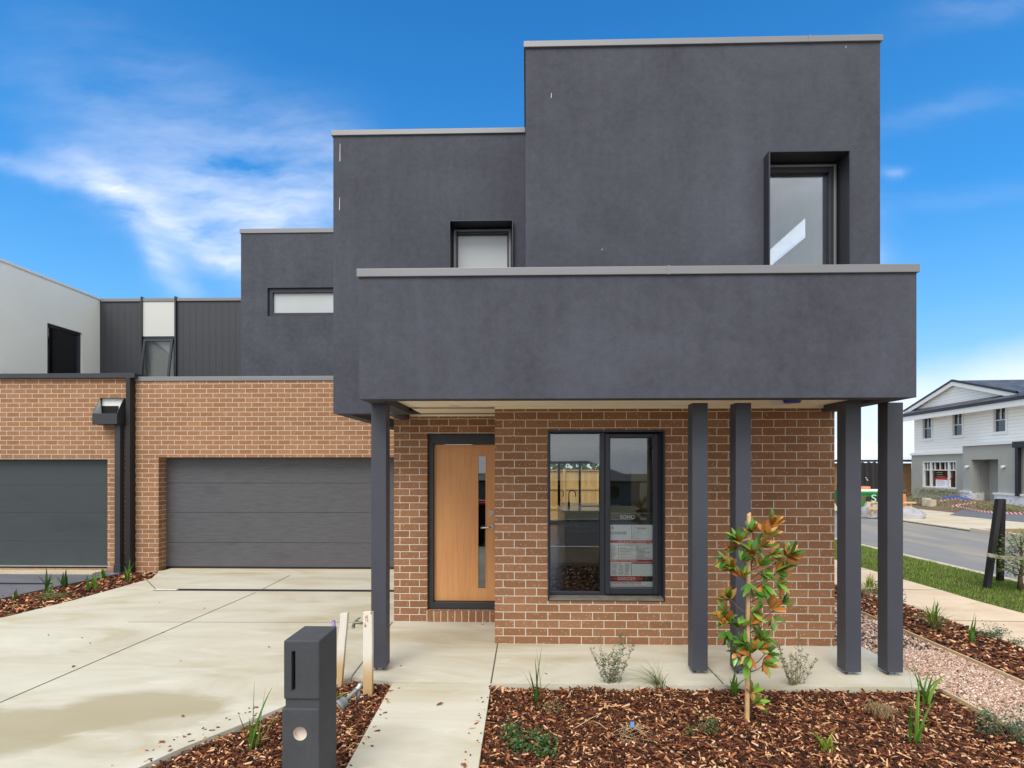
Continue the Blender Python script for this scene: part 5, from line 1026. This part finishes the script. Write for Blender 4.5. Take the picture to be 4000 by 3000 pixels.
# staked tree on the verge
c5b = lambda cx, cy: (3300 + cx / 3.16, 1850 + cy / 3.16)
ST0, ST1 = gr(*c5b(1750, 1420), -.06), gr(*c5b(1915, 1328), -.06)
tops = at(*c5b(1922, 312), (ST0.y + ST1.y) / 2)
for s0, tp, lb in ((ST0, at(*c5b(1905, 312), ST0.y + .05), 'nearer black tree stake leaning towards its twin on the verge'), (ST1, at(*c5b(1936, 312), ST0.y + .15), 'further black tree stake on the verge behind the leaning one')):
    m_ = MB(); d = (tp - s0); w = .038
    m_.mesh([s0 + Vector((sx_ * w, sy_ * w, -.03)) for sx_, sy_ in ((-1, -1), (1, -1), (1, 1), (-1, 1))] + [tp + Vector((sx_ * w, sy_ * w, 0)) for sx_, sy_ in ((-1, -1), (1, -1), (1, 1), (-1, 1))], [(3, 2, 1, 0), (4, 5, 6, 7), (0, 1, 5, 4), (1, 2, 6, 5), (2, 3, 7, 6), (3, 0, 4, 7)])
    tag(m_.build('tree_stake', 'black_stake', None, tuple(s0)), lb, 'stake', 'black stakes round the verge tree')
TR = gr(*c5b(2168, 1440), -.06); VT = thing('verge_tree', tuple(TR), 'small leafy street tree tied to black stakes on the turf verge', 'tree'); OFF[VT.name] = Vector(TR)
cy5 = lambda cx, cy, dy=0: at(*c5b(cx, cy), TR.y + dy)
m_ = MB(); m_.tube([TR, cy5(2165, 1280), cy5(2190, 1150), cy5(2180, 950, .05), cy5(2170, 780, .05)], [.045, .028, .022, .015, .006], 8)
rnd = random.Random(21); tipz = []
for (cx, cy, dd_) in ((2000, 800, -.1), (1960, 960, .1), (1890, 1010, -.1), (1930, 1130, -.15), (2000, 1180, .1), (2080, 760, .15), (2250, 820, 0), (2330, 950, .1), (2100, 1050, -.2), (2300, 1100, -.1), (2390, 1000, 0), (2150, 900, .25), (1990, 900, .2), (2440, 1150, .1), (2250, 700, 0)):
    p = cy5(cx, cy, dd_); r0 = cy5(2180, min(1260, cy + 190)); m_.tube([r0, r0.lerp(p, .5) + Vector((0, 0, -.03)), p], [.009, .006, .003], 5, cap=False); tipz.append((r0, p))
m_.build('trunk', 'bark', VT); m_ = MB()
for i in range(1500):
    r0, p = rnd.choice(tipz); t = rnd.uniform(.45, 1.08); c = r0.lerp(p, t) + Vector((rnd.gauss(0, .07), rnd.gauss(0, .07), rnd.gauss(0, .05))); a2 = rnd.uniform(0, 6.28); d = Vector((math.cos(a2), math.sin(a2), rnd.uniform(-.7, .3))).normalized() * rnd.uniform(.035, .07); s2 = d.cross(Vector((0, 0, 1))).normalized() * .013
    m_.poly([c, c + d * .45 + s2, c + d, c + d * .45 - s2])
m_.build('crown', 'tree_leaf', VT)
m_ = MB(); ta, tb_, tc_ = cy5(1780, 1005, -.12), cy5(1950, 1040, -.05), cy5(2230, 1045, 0)
for off in (0, .05):
    q = [p + Vector((0, off, 0)) for p in (ta, tb_, tc_)]
    for p, r_ in zip(q, q[1:]): m_.mesh([p + Vector((0, 0, -.03)), r_ + Vector((0, 0, -.03)), r_ + Vector((0, 0, .03)), p + Vector((0, 0, .03))], [(0, 1, 2, 3)])
tag(m_.build('tree_tie', 'hessian', None, tuple(ta)), 'flat hessian tie strung from the black stake round the verge tree', 'tie')

# ================================================================== FENCE AND TREES BEHIND THE HOUSE
FN = thing('paling_fence', (1.2, 20.5, -.1), 'new orange timber paling fence seen through the house window', 'fence'); OFF[FN.name] = Vector((1.2, 20.5, -.1))
m_ = MB(); x = -3.0; rnd = random.Random(2)
while x < 6.0: w = rnd.uniform(.10, .125); m_.box(x, x + w - .004, 20.5 + rnd.uniform(0, .008), 20.52, -.1, 1.76 + rnd.uniform(-.01, .01)); x += w
m_.build('palings', 'paling_timber', FN); m_ = MB()
MB().box(-3, 6, 20.44, 20.56, 1.77, 1.80).build('capping', 'paling_timber', FN)
for zz in (1.05, .3): MB().box(-3, 6, 20.46, 20.499, zz, zz + .08).build('rail', 'paling_timber', FN)
for xx in (-.9, 1.35, 3.6): MB().box(xx, xx + .09, 20.42, 20.459, -.1, 1.84).build('fence_post', 'paling_timber', FN)
rnd = random.Random(5); m_ = MB()
for i in range(1500):
    x = rnd.uniform(-8, 22); b_ = 2.6 + 1.7 * mnoise.noise(Vector((x * .35, 0, 0))) + .5 * mnoise.noise(Vector((x * 1.5, 3, 0))); c = Vector((x, 75 + rnd.uniform(-2, 2), rnd.uniform(-.2, max(.6, b_) + .8))); a2 = rnd.uniform(0, 6.28)
    s_ = rnd.uniform(.15, .5); d = Vector((math.cos(a2), .2, math.sin(a2))) * s_; e_ = Vector((-math.sin(a2), .2, math.cos(a2))) * s_ * .6; m_.poly([c - d, c - e_, c + d, c + e_])
tag(m_.build('distant_treeline', 'eucalypt'), 'distant dark green line of gum trees above the paling fence', 'trees', kind='stuff')

# ================================================================== BIN BEHIND THE CAMERA, OPPOSITE HOUSE (mirrored in the glass)
WB = thing('wheelie_bin', (-1.3, -.25, -.1), 'dark wheelie bin with red lid, mirrored in the door glass', 'bin'); OFF[WB.name] = Vector((-1.3, -.25, -.1))
m_ = MB(); B = [(-1.5, -.45), (-1.1, -.45), (-1.1, .0), (-1.5, .0)]; Tp = [(-1.58, -.55), (-1.02, -.55), (-1.02, .08), (-1.58, .08)]
m_.mesh([(p[0], p[1], -.04) for p in B] + [(p[0], p[1], .95) for p in Tp], [(3, 2, 1, 0), (4, 5, 6, 7), (0, 1, 5, 4), (1, 2, 6, 5), (2, 3, 7, 6), (3, 0, 4, 7)]); m_.build('body', 'black_metal', WB)
m_ = MB(); m_.box(-1.60, -1.00, -.57, .10, .955, 1.02, bev=.02); m_.box(-1.52, -1.08, -.50, .0, 1.02, 1.06, bev=.02); m_.build('lid', 'red_plastic', WB)
for xx in (-1.56, -1.08): rod(MB(), (xx, -.45, .0), (xx + .05, -.45, .0), .10, 18).build('wheel', 'tyre', WB)
OH = thing('opposite_house', (4, -48, -2.3), 'single storey grey rendered house with dark hip roof, mirrored in the window', 'house'); OFF[OH.name] = Vector((4, -48, -2.3))
def mirror_house():
    x0, x1, y0, y1 = -6.0, 12.0, -56, -46; m_ = MB(); m_.box(x0, x1, y0, y1, -2.3, .45); m_.build('wall', 'wall_taupe', OH)
    e = .6; m_ = MB(); V = [(x0 - e, y0 - e, .45), (x1 + e, y0 - e, .45), (x1 + e, y1 + e, .45), (x0 - e, y1 + e, .45), (x0 + 5, (y0 + y1) / 2, 2.6), (x1 - 5, (y0 + y1) / 2, 2.6)]
    m_.mesh(V, [(0, 1, 5, 4), (1, 2, 5), (2, 3, 4, 5), (3, 0, 4)]); m_.box(x0 - e, x1 + e, y1 + e - .1, y1 + e, .30, .46); m_.build('roof', 'roof_tiles', OH)
    for a0, a1 in ((-4, -1.8), (7.2, 9.8)): MB().box(a0, a1, y1 + .01, y1 + .03, -1.4, -.1).build('window', 'glass_dark', OH)
    MB().box(2.6, 3.8, y1 + .005, y1 + .03, -2.2, -.05).build('door', 'black_void', OH)
mirror_house()
def hip(x0, x1, y0, y1, zb, ze, zr, lb, wallm='render_white'):
    t = thing('opposite_house', ((x0 + x1) / 2, y1, zb), lb, 'house'); OFF[t.name] = Vector(t.location); MB().box(x0, x1, y0, y1, zb, ze).build('wall', wallm, t); e = .6; m_ = MB(); hh = (x1 - x0) * .3
    m_.mesh([(x0 - e, y0 - e, ze), (x1 + e, y0 - e, ze), (x1 + e, y1 + e, ze), (x0 - e, y1 + e, ze), (x0 + hh, (y0 + y1) / 2, zr), (x1 - hh, (y0 + y1) / 2, zr)], [(0, 1, 5, 4), (1, 2, 5), (2, 3, 4, 5), (3, 0, 4)]); m_.build('roof', 'roof_dark', t)
hip(15.5, 30, -56, -46, -2.3, .4, 2.3, 'white single storey house right of the mirrored grey house'); hip(-24, -9, -56, -46, -2.3, .4, 2.5, 'brick house left of the mirrored grey house', 'brick_far')

# ================================================================== ACROSS THE SIDE STREET
FP0 = Vector((25.6, 36.2, 0)); FD = Vector((-.7, -9.3, 0)).normalized(); FN_ = Vector((-FD.y, FD.x, 0))
def fh(px, py, w=0.0):
    d = ray(px, py); P0 = FP0 + FN_ * w; t = (P0.x * FN_.x + P0.y * FN_.y) / (d.x * FN_.x + d.y * FN_.y); p = d * t; return ((p - P0).dot(FD), EYE + p.z)
cf = lambda cx, cy, w=0.0: fh(3200 + cx / 2.074, 1400 + cy / 2.074, w)
FH = thing('corner_house', (FP0.x, FP0.y, 0), 'white weatherboard two storey house with grey rendered base and dark gable roof across the road', 'house', rz=math.atan2(FD.y, FD.x)); OFF[FH.name] = Vector((0, 0, 0))
UE = 15.0
zled = (cf(712, 772)[1] + cf(1150, 752)[1]) / 2; zeave = (cf(730, 470)[1] + cf(1659, 352)[1]) / 2; print('FH', zled, zeave, cf(1120, 190), cf(725, 440), cf(1625, 300))
W3 = [(838, 482, 920, 655), (1078, 448, 1170, 630), (1410, 400, 1525, 600)]
hol = []
for x0, y0, x1, y1 in W3: a_, b_ = cf(x0, y0), cf(x1, y1); hol.append((a_[0], b_[0], b_[1], (a_[1])))
m_ = MB(); wall(m_, 0, UE, zled, zeave - .1, .0, .25, hol); m_.box(0, .24, .26, 9, zled, zeave - .1); m_.build('weatherboard_wall', 'weatherboard', FH)
g0_ = cf(862, 832, .1); g1_ = cf(1140, 1058, .1)
m_ = MB(); wall(m_, -.12, UE, -.4, zled - .14, -.10, .3, [(g0_[0], g1_[0], g1_[1], g0_[1])]); m_.build('rendered_wall', 'render_grey', FH)
MB().box(-.18, UE, -.20, .0, zled - .14, zled - .05).box(-.14, UE, -.14, .0, zled - .05, zled + .03).build('ledge', 'white_paint', FH)
for (u0, u1, z0, z1) in hol:
    m_ = MB(); ring(m_, u0 - .02, u1 + .02, z0 - .02, z1 + .02, -.05, .12, .10); m_.box((u0 + u1) / 2 - .02, (u0 + u1) / 2 + .02, .02, .06, z0 + (z1 - z0) * .5, z1); m_.box(u0, u1, .02, .06, z0 + (z1 - z0) * .5 - .02, z0 + (z1 - z0) * .5 + .02); m_.box(u0 - .06, u1 + .06, -.06, -.002, z0 - .09, z0 - .001)
    fw2 = m_.build('window', 'white_paint', FH); MB().box(u0, u1, .08, .09, z0, z1).build('pane', 'glass_far', fw2)
m_ = MB(); u0, z1 = g0_; u1, z0 = g1_; ring(m_, u0, u1, z0, z1, -.08, .06, .09)
for f_ in (.235, .765): m_.box(u0 + (u1 - u0) * f_ - .06, u0 + (u1 - u0) * f_ + .06, -.06, .05, z0, z1)
zm_ = z0 + (z1 - z0) * .66; m_.box(u0, u1, -.03, .04, zm_ - .03, zm_ + .03)
for f_ in (.12, .35, .5, .65, .88): m_.box(u0 + (u1 - u0) * f_ - .018, u0 + (u1 - u0) * f_ + .018, -.03, .03, zm_, z1)
bw2 = m_.build('large_window', 'white_paint', FH); MB().box(u0, u1, .04, .05, z0, z1).build('pane', 'glass_far', bw2); MB().box(u0 - .1, u1 + .1, -.24, -.101, z0 - .16, z0 - .02).build('sill', 'render_grey', bw2)
a_, b_ = cf(945, 965, .0), cf(1068, 1055, .0); m_ = MB(); m_.box(a_[0], b_[0], -.01, -.004, z0 + .08, a_[1]); sn_ = m_.build('notice', 'print_white', bw2); MB().box(a_[0], b_[0], -.018, -.011, a_[1] - .12, a_[1]).build('red_header', 'red_plastic', sn_)
m_ = MB(); rnd = random.Random(3)
for k in range(7): zz = z0 + .16 + k * .13; m_.box(a_[0] + .1, a_[0] + .1 + rnd.uniform(.5, .9), -.016, -.0105, zz, zz + .025)
m_.build('notice_print', 'print_grey', sn_)
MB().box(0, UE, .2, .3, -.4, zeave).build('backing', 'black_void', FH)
# porch block standing forward
PW = -1.0; pu0 = cf(1162, 0, PW)[0]; pzt = (cf(1180, 706, PW)[1] + cf(1550, 688, PW)[1]) / 2; o0, o1 = cf(1232, 820, PW), cf(1450, 817, PW); ozt = (o0[1] + o1[1]) / 2
m_ = MB(); wall(m_, pu0, UE, -.4, pzt - .03, PW, .45, [(o0[0], o1[0], -.4, ozt)]); m_.box(o0[0] - .3, o0[0] - .001, PW + .46, .9, -.4, ozt); m_.box(pu0, pu0 + .2, PW + .452, -.1, -.4, pzt - .03); m_.build('porch_wall', 'render_grey', FH)
MB().box(o1[0] + .001, o1[0] + .2, PW + .46, 1.5, -.4, ozt).box(o0[0], o1[0], 1.5, 1.6, -.4, ozt).build('porch_recess', 'render_grey', FH)
MB().box(pu0 - .08, UE, PW - .10, -.12, pzt - .03, pzt + .07).build('ledge', 'white_paint', FH)
pz1 = cf(1160, 1070, PW)[1]; q0_, q1_ = cf(1145, 0, PW - .1)[0], cf(1392, 0, PW - .1)[0]; r0_ = cf(1432, 0, PW - .12)[0]
m_ = MB(); m_.box(q0_, o0[0] + .001, PW - .10, PW - .002, -.4, pz1 - .1); m_.box(q0_ - .04, o0[0] + .04, PW - .14, PW - .002, pz1 - .1, pz1); m_.box(o0[0] + .002, o0[0] + .08, PW - .1, PW + .6, -.4, pz1 - .1); m_.build('plinth', 'white_paint', FH)
m_ = MB(); m_.box(o1[0] - .08, UE, PW - .12, PW - .002, -.4, pz1 - .1); m_.box(o1[0] - .14, UE, PW - .16, PW - .002, pz1 - .1, pz1); m_.build('plinth', 'white_paint', FH)
for cx in (1193, 1487): q = cf(cx, 878, PW - .1); rod(MB(), (q[0], PW - .16, q[1]), (q[0], PW, q[1]), .07, 12).build('porch_light', 'white_plastic', FH)
v0, v1 = cf(1562, 675, PW - .3), cf(1659, 720, PW - .3); m_ = MB(); m_.box(v0[0], UE, PW - .3, PW - .1, v1[1], v0[1]); m_.build('rainwater_head', 'black_metal', FH); p0_, p1_ = cf(1592, 0, PW - .2)[0], cf(1618, 0, PW - .2)[0]; MB().box(p0_, p1_, PW - .24, PW - .101, pz1 - .1, v1[1]).build('downpipe', 'black_metal', FH)
# roofs
ov_ = .75; gz = zeave; apx = cf(1118, 186); gl, grr = cf(722, 440), cf(1628, 303); gb = gz + .45
m_ = MB(); m_.box(-ov_, UE, -ov_, -ov_ + .14, gz - .02, gz + .16); m_.box(-ov_, -ov_ + .14, -ov_ + .141, 9, gz - .02, gz + .16); m_.build('gutter', 'roof_dark', FH)
MB().box(-ov_ + .02, UE, -ov_ + .142, .0, gz - .12, gz - .02).box(-ov_ + .03, UE, -ov_ + .05, -ov_ + .139, gz - .32, gz - .021).build('eave', 'white_paint', FH)
m_ = MB(); u_a, z_a = apx; hw_ = (grr[0] - gl[0]) / 2; u_a = (grr[0] + gl[0]) / 2; zb = gz + .12; zg = gb
m_.mesh([(-ov_, -ov_, zb), (UE, -ov_, zb), (UE, .0, zg), (0, .0, zg), (0, 9, zg), (-ov_, 9, zb)], [(0, 1, 2, 3), (0, 3, 4, 5)]); DR = 9.0
za_ = z_a; k_ = (za_ - zg) / hw_
m_.mesh([(u_a - hw_ - .1, -.25, zg - .02), (u_a, -.25, za_ + .06), (u_a, DR, za_ + .06), (u_a - hw_ - .1, DR, zg - .02), (u_a + hw_ + .1, -.25, zg - .02), (u_a + hw_ + .1, DR, zg - .02)], [(0, 1, 2, 3), (1, 4, 5, 2)])
m_.mesh([(u_a + hw_, .0, zg), (UE, .0, zg), (UE, 4.5, zg + 2.0), (u_a + hw_, 4.5, zg + 2.0)], [(0, 1, 2, 3)]); m_.build('tiled_roof', 'roof_tiles', FH)
m_ = MB(); m_.mesh([(u_a - hw_, -.02, zg), (u_a + hw_, -.02, zg), (u_a, -.02, za_)], [(0, 1, 2)]); m_.build('gable', 'weatherboard', FH)
for sgn in (-1, 1):
    for nm, mt, w0, w1, oo in (('barge_board', 'white_paint', .02, .26, -.24), ('barge_cap', 'roof_dark', -.10, .02, -.27)):
        m_ = MB(); e_ = Vector((u_a + sgn * (hw_ + .1), 0, zg - .05)); t_2 = Vector((u_a, 0, za_ + .03)); m_.mesh([(e_.x, oo, e_.z - w1), (t_2.x, oo, t_2.z - w1), (t_2.x, oo, t_2.z - w0), (e_.x, oo, e_.z - w0), (e_.x, oo + .1, e_.z - w1), (t_2.x, oo + .1, t_2.z - w1), (t_2.x, oo + .1, t_2.z - w0), (e_.x, oo + .1, e_.z - w0)], [(0, 1, 2, 3), (7, 6, 5, 4), (0, 4, 5, 1), (3, 2, 6, 7)]); m_.build(nm, mt, FH)
# brick house with pale metal roof further down
BH = thing('brick_house', (23, 39, -.1), 'brown brick house with pale metal roof beyond the weatherboard house', 'house'); OFF[BH.name] = Vector(BH.location)
yb = 39.0; xb0, xb1 = at(3300, 1800, yb).x, at(3560, 1800, yb).x; zt2 = at(3530, 1796, yb).z
MB().box(xb0 - 4, xb1, yb, yb + 10, -.2, zt2 - .25).build('brick_wall', 'brick_far', BH); MB().box(xb0 - 4.4, xb1 + .4, yb - .4, yb - .25, zt2 - .15, zt2).build('gutter', 'roof_dark', BH); simple('pale_roof', (.80, .82, .84), .35)
zr2 = at(3530, 1716, 45).z; m_ = MB(); m_.mesh([(xb0 - 4.4, yb - .25, zt2 - .05), (xb1 + .4, yb - .25, zt2 - .05), (xb1 + .4, 45, zr2), (xb0 - 4.4, 45, zr2), (xb1 + .4, 50, zt2), (xb0 - 4.4, 50, zt2)], [(0, 1, 2, 3), (3, 2, 4, 5), (1, 4, 2), (0, 3, 5)]); m_.build('metal_roof', 'pale_roof', BH)
# tarpaulin hoarding
c3b = lambda cx, cy, Y: at(3300 + cx / 3.6875, 1600 + cy / 3.6875, Y)
h0, h1 = c3b(150, 760, 27), c3b(640, 748, 27)
HB = thing('site_hoarding', (h0.x, 27, -.1), 'black wrapped site hoarding behind the green skip bin', 'hoarding'); OFF[HB.name] = Vector(HB.location)
m_ = MB(); n = 40; V = []
for i in range(n + 1):
    x = h0.x + (h1.x - h0.x) * i / n; V += [(x, 27 + .08 * math.sin(i * 1.1) + .04 * math.sin(i * 2.7), -.15), (x, 27 + .05 * math.sin(i * 1.3), h0.z + .03 * math.sin(i * .9))]
m_.mesh(V, [(2 * i, 2 * i + 2, 2 * i + 3, 2 * i + 1) for i in range(n)], 0, True); m_.build('tarpaulin', 'black_stake', HB)
for xx in (h0.x + .3, (h0.x + h1.x) / 2, h1.x - .3): MB().box(xx, xx + .06, 27.12, 27.18, -.2, h0.z - .02).build('post', 'steel', HB)
m_ = MB()
for q in ((290, 985, 312, 996), (305, 1010, 330, 1026)): a_, b_ = c3b(q[0], q[1], 26.9), c3b(q[2], q[3], 26.9); m_.poly([(a_.x, 26.88, a_.z), (a_.x + .04, 26.88, a_.z + .03), (b_.x, 26.88, b_.z + .05), (b_.x, 26.88, b_.z), (a_.x, 26.88, b_.z + .08)])
m_.build('torn_patch', 'print_white', HB)
# skip bin with rubbish
SY = 22.6; k0, k1 = c3b(90, 1180, SY), c3b(520, 1180, SY); zb_k = -.10; kz = k0.z
SK = thing('skip_bin', ((k0.x + k1.x) / 2, SY, -.1), 'green rusty skip bin full of building rubbish beside the far kerb', 'skip bin'); OFF[SK.name] = Vector(SK.location)
m_ = MB(); Tq = [(k0.x, SY), (k1.x, SY), (k1.x, SY + 1.7), (k0.x, SY + 1.7)]; Bq = [(k0.x + .45, SY + .08), (k1.x - .45, SY + .08), (k1.x - .45, SY + 1.6), (k0.x + .45, SY + 1.6)]
m_.mesh([(p[0], p[1], -.08) for p in Bq] + [(p[0], p[1], kz) for p in Tq], [(3, 2, 1, 0), (0, 1, 5, 4), (1, 2, 6, 5), (2, 3, 7, 6), (3, 0, 4, 7)])
m_.box(k0.x - .03, k1.x + .03, SY - .04, SY + .05, kz - .08, kz + .0)
def skipmat():
    t = NT('skip_paint'); n = t.noise(t.coord('World'), 1.9, 5, .6, .4); s3 = t.n('ShaderNodeSeparateXYZ'); t.l(t.coord('World'), s3.inputs[0]); f = t.math('MULTIPLY', t.math('SUBTRACT', t.math('ADD', n, t.math('MULTIPLY', s3.outputs[2], -.25)), .40), 5, clamp=True)
    t.bsdf(t.mix(f, (.02, .24, .05), (.19, .11, .065)), .6); M['skip_paint'] = t.m
skipmat(); m_.build('body', 'skip_paint', SK)
sgn0, sgn1 = c3b(318, 1250, SY - .06), c3b(520, 1335, SY - .06); MB().box(sgn0.x, sgn1.x, SY - .07, SY - .045, sgn1.z, sgn0.z).build('sign_plate', 'poster_black', SK); simple('mint', (.45, .75, .55), .5)
text('S', .42, c3b(375, 1320, SY - .08).x, SY - .075, c3b(375, 1325, SY - .08).z, 'mint', SK, sx=1.3)
def rub(nm, mat, x0, x1, z0, z1, y, lb, rot=0):
    m_ = MB(); m_.box(x0, x1, y, y + .5, z0, z1, bev=.01); o = m_.build(nm, mat, None, ((x0 + x1) / 2, y, z0)); o.rotation_euler[1] = rot; tag(o, lb, 'rubbish'); return o
rub('rubbish_sheet', 'print_white', k0.x + .5, k0.x + 2.2, kz - .02, kz + .07, SY + .25, 'white board offcut on top of the skip bin'); rub('rubbish_timber', 'orange_timber', c3b(340, 0, SY).x, k1.x - .1, kz + .07, kz + .17, SY + .5, 'orange timber offcut on the skip bin rubbish', -.12)
rub('rubbish_bag', 'black_stake', k0.x + .2, k1.x - .4, kz - .05, kz + .26, SY + .9, 'black plastic heap at the back of the skip bin')
# pallet frames and wrapped pallet
PLY = 21.6
m_ = MB()
def bx2(mb, c0, c1_, y, d): a_, b_ = c3b(*c0, y), c3b(*c1_, y); mb.box(a_.x, b_.x, y, y + d, b_.z, a_.z)
bx2(m_, (318, 1328), (1030, 1352), PLY, .08); bx2(m_, (345, 1410), (960, 1440), PLY + .01, .08)
for cx in (385, 620, 780, 945): bx2(m_, (cx, 1340), (cx + 24, 1430 if cx > 400 else 1510), PLY + .09, .06)
tag(m_.build('pine_rail_frame', 'pine', None, (c3b(600, 1500, PLY).x, PLY, -.1)), 'pine timber rail frame lying by the skip bin', 'timber')
m_ = MB(); a_, b_ = c3b(822, 1215, PLY + .3), c3b(895, 1395, PLY + .3); m_.mesh([(a_.x, PLY + .3, a_.z), (a_.x + .15, PLY + .3, a_.z), (b_.x, PLY + .3, b_.z), (b_.x - .18, PLY + .3, b_.z), (a_.x, PLY + .4, a_.z), (a_.x + .15, PLY + .4, a_.z), (b_.x, PLY + .4, b_.z), (b_.x - .18, PLY + .4, b_.z)], [(3, 2, 1, 0), (4, 5, 6, 7), (1, 2, 6, 5), (0, 4, 7, 3), (0, 1, 5, 4)])
tag(m_.build('orange_plank', 'orange_timber', None, (b_.x, PLY, -.1)), 'orange painted plank leaning behind the pine frame', 'plank')
def heap(name, x, y, z, rx, ry, rz, mat, lb, cat, seed=1, n=24):
    m_ = MB(); V = []; F = []; k = 12
    for i in range(k + 1):
        ph = math.pi / 2 * i / k
        for j in range(n):
            th = 2 * math.pi * j / n; p = Vector((math.cos(th) * math.cos(ph), math.sin(th) * math.cos(ph), math.sin(ph))); f = 1 + .30 * mnoise.noise(p * 1.7 + Vector((seed, 0, 0))) + .12 * mnoise.noise(p * 6 + Vector((seed, 9, 0))); V.append((x + p.x * rx * f, y + p.y * ry * f, z + p.z * rz * f))
    for i in range(k):
        for j in range(n): F.append((i * n + j, i * n + (j + 1) % n, (i + 1) * n + (j + 1) % n, (i + 1) * n + j))
    m_.mesh(V, F, 0, True); o = m_.build(name, mat, None, (x, y, z)); tag(o, lb, cat); return o
q = c3b(950, 1520, PLY); heap('plastic_sheet_heap', q.x - .35, PLY - .1, -.11, .85, .5, .42, 'plastic_wrap', 'crumpled clear plastic sheet heap on the far crossover', 'plastic sheet', 3)
q = c3b(400, 1520, PLY); heap('wrapped_pallet', q.x + .25, PLY + .5, -.11, .50, .35, .55, 'plastic_wrap', 'plastic wrapped pallet against the front of the skip bin', 'pallet', 6)
# dirt mound, weeds, blue film, barrier tape
q = gr(*[3200 + 900 / 2.074, 1400 + 1200 / 2.074], -.1); heap('dirt_mound', 21.9, 27.5, -.3, 1.6, 3.6, .55, 'dirt', 'low mound of bare earth in front of the corner house', 'dirt', 5)
def scatter(name, cx, cy, rx, ry, z, n, hmax, mat, lb, seed):
    rnd = random.Random(seed); m_ = MB()
    for i in range(n):
        x, y = cx + rnd.gauss(0, rx), cy + rnd.gauss(0, ry); c = Vector((x, y, z + rnd.random() ** 1.5 * hmax)); a2 = rnd.uniform(0, 6.28); d = Vector((math.cos(a2), math.sin(a2) * .5, rnd.uniform(-.2, 1))) * rnd.uniform(.05, .13); s2 = Vector((-d.z, .3, d.x)).normalized() * .02; m_.poly([c, c + d * .5 + s2, c + d, c + d * .5 - s2])
    tag(m_.build(name, mat), lb, 'weeds', kind='stuff')
q = gr(3200 + 740 / 2.074, 1400 + 1165 / 2.074, 0); scatter('weeds', 21.3, 28.6, .55, 1.2, .0, 1600, .75, 'weeds', 'rough weeds on the dirt before the corner house', 4); scatter('weeds', 20.8, 24.6, .5, .9, -.1, 900, .35, 'weeds', 'low weeds beside the dark driveway', 6)
for k, (cx, cy) in enumerate(((885, 1165), (925, 1170))):
    q = gr(3200 + cx / 2.074, 1400 + (cy + 18) / 2.074, .0); m_ = MB(); m_.box(q.x - .16, q.x + .16, q.y, q.y + .25, -.1, .32 - k * .06, bev=.02); o = m_.build('concrete_block', 'concrete_far', None, (q.x, q.y, -.1)); tag(o, ('left', 'right')[k] + ' of two pale blocks standing in the weeds across the road', 'block', 'blocks on the building site')
q = gr(3200 + 1110 / 2.074, 1400 + 1160 / 2.074, .0); heap('blue_film_heap', q.x, q.y, -.05, .5, 1.3, .32, 'blue_film', 'crumpled blue film lying before the porch plinth', 'film', 8)
q = gr(3200 + 1060 / 2.074, 1400 + 1175 / 2.074, .0); m_ = MB(); m_.box(q.x - .4, q.x + .7, q.y - 1.2, q.y + 1.2, -.08, -.02); m_.box(q.x - .2, q.x + .5, q.y - 1.0, q.y + .6, -.019, .05); tag(m_.build('sheet_stack', 'black_stake', None, (q.x, q.y, -.1)), 'stack of dark sheets beside the blue film', 'sheets')
tpp = [(975, 1155, .22), (1130, 1135, .28), (1140, 1150, .22), (1280, 1165, .22), (1075, 1195, .14), (1130, 1200, .14), (1659, 1257, .40)]
TP = [gr(3200 + a_ / 2.074, 1400 + b_ / 2.074, c_) for a_, b_, c_ in tpp]
m_ = MB(); run = 0
for p, r_ in zip(TP, TP[1:]):
    n = 10; L = (r_ - p).length
    for i in range(n):
        a_, b_ = p.lerp(r_, i / n), p.lerp(r_, (i + 1) / n); sg = lambda t: -.08 * math.sin(math.pi * t) * (L > 3); w = .036; za1, zb1 = sg(i / n), sg((i + 1) / n); u0, u1 = run + L * i / n, run + L * (i + 1) / n
        m_.poly([a_ + Vector((0, 0, za1 - w)), b_ + Vector((0, 0, zb1 - w)), b_ + Vector((0, 0, zb1 + w)), a_ + Vector((0, 0, za1 + w))], uvs=[(u0, 0), (u1, 0), (u1, .2), (u0, .2)])
    run += L
tag(m_.build('barrier_tape', 'tape_stripes', None, tuple(TP[0])), 'red and white striped barrier tape strung over the building site', 'tape')
for k, p in enumerate((TP[0], TP[1], TP[3], TP[4])):
    m_ = MB(); m_.box(p.x - .012, p.x + .012, p.y - .012, p.y + .012, -.1, p.z + .02); m_.mesh([], []); o = m_.build('tape_peg', 'steel', None, (p.x, p.y, -.1)); tag(o, ['far left peg holding the striped tape', 'tape peg beside the blue film heap', 'tape peg in front of the white plinth', 'nearest tape peg at the dark driveway edge'][k], 'peg', 'pegs of the barrier tape')
    MB().box(p.x - .035, p.x + .035, p.y - .035, p.y + .035, p.z + .05, p.z + .10, bev=.01).build('peg_cap', 'orange_timber', o) if False else None
# rainwater head on the far side wall of the tower
q0_, q1_ = at(3440, 495, 5.45), at(3440, 600, 5.45); m_ = MB(); xr = XTR + .002; pr = [(xr, q1_.z), (xr + .13, q1_.z + .03), (xr + .13, q0_.z - .06), (xr + .04, q0_.z), (xr, q0_.z)]
m_.mesh([(p[0], 5.45, p[1]) for p in pr] + [(p[0], 5.80, p[1]) for p in pr], [tuple(range(5))[::-1], tuple(range(5, 10))] + [(i, (i + 1) % 5, 5 + (i + 1) % 5, 5 + i) for i in range(5)]); m_.build('side_rainwater_head', 'capping', TH)
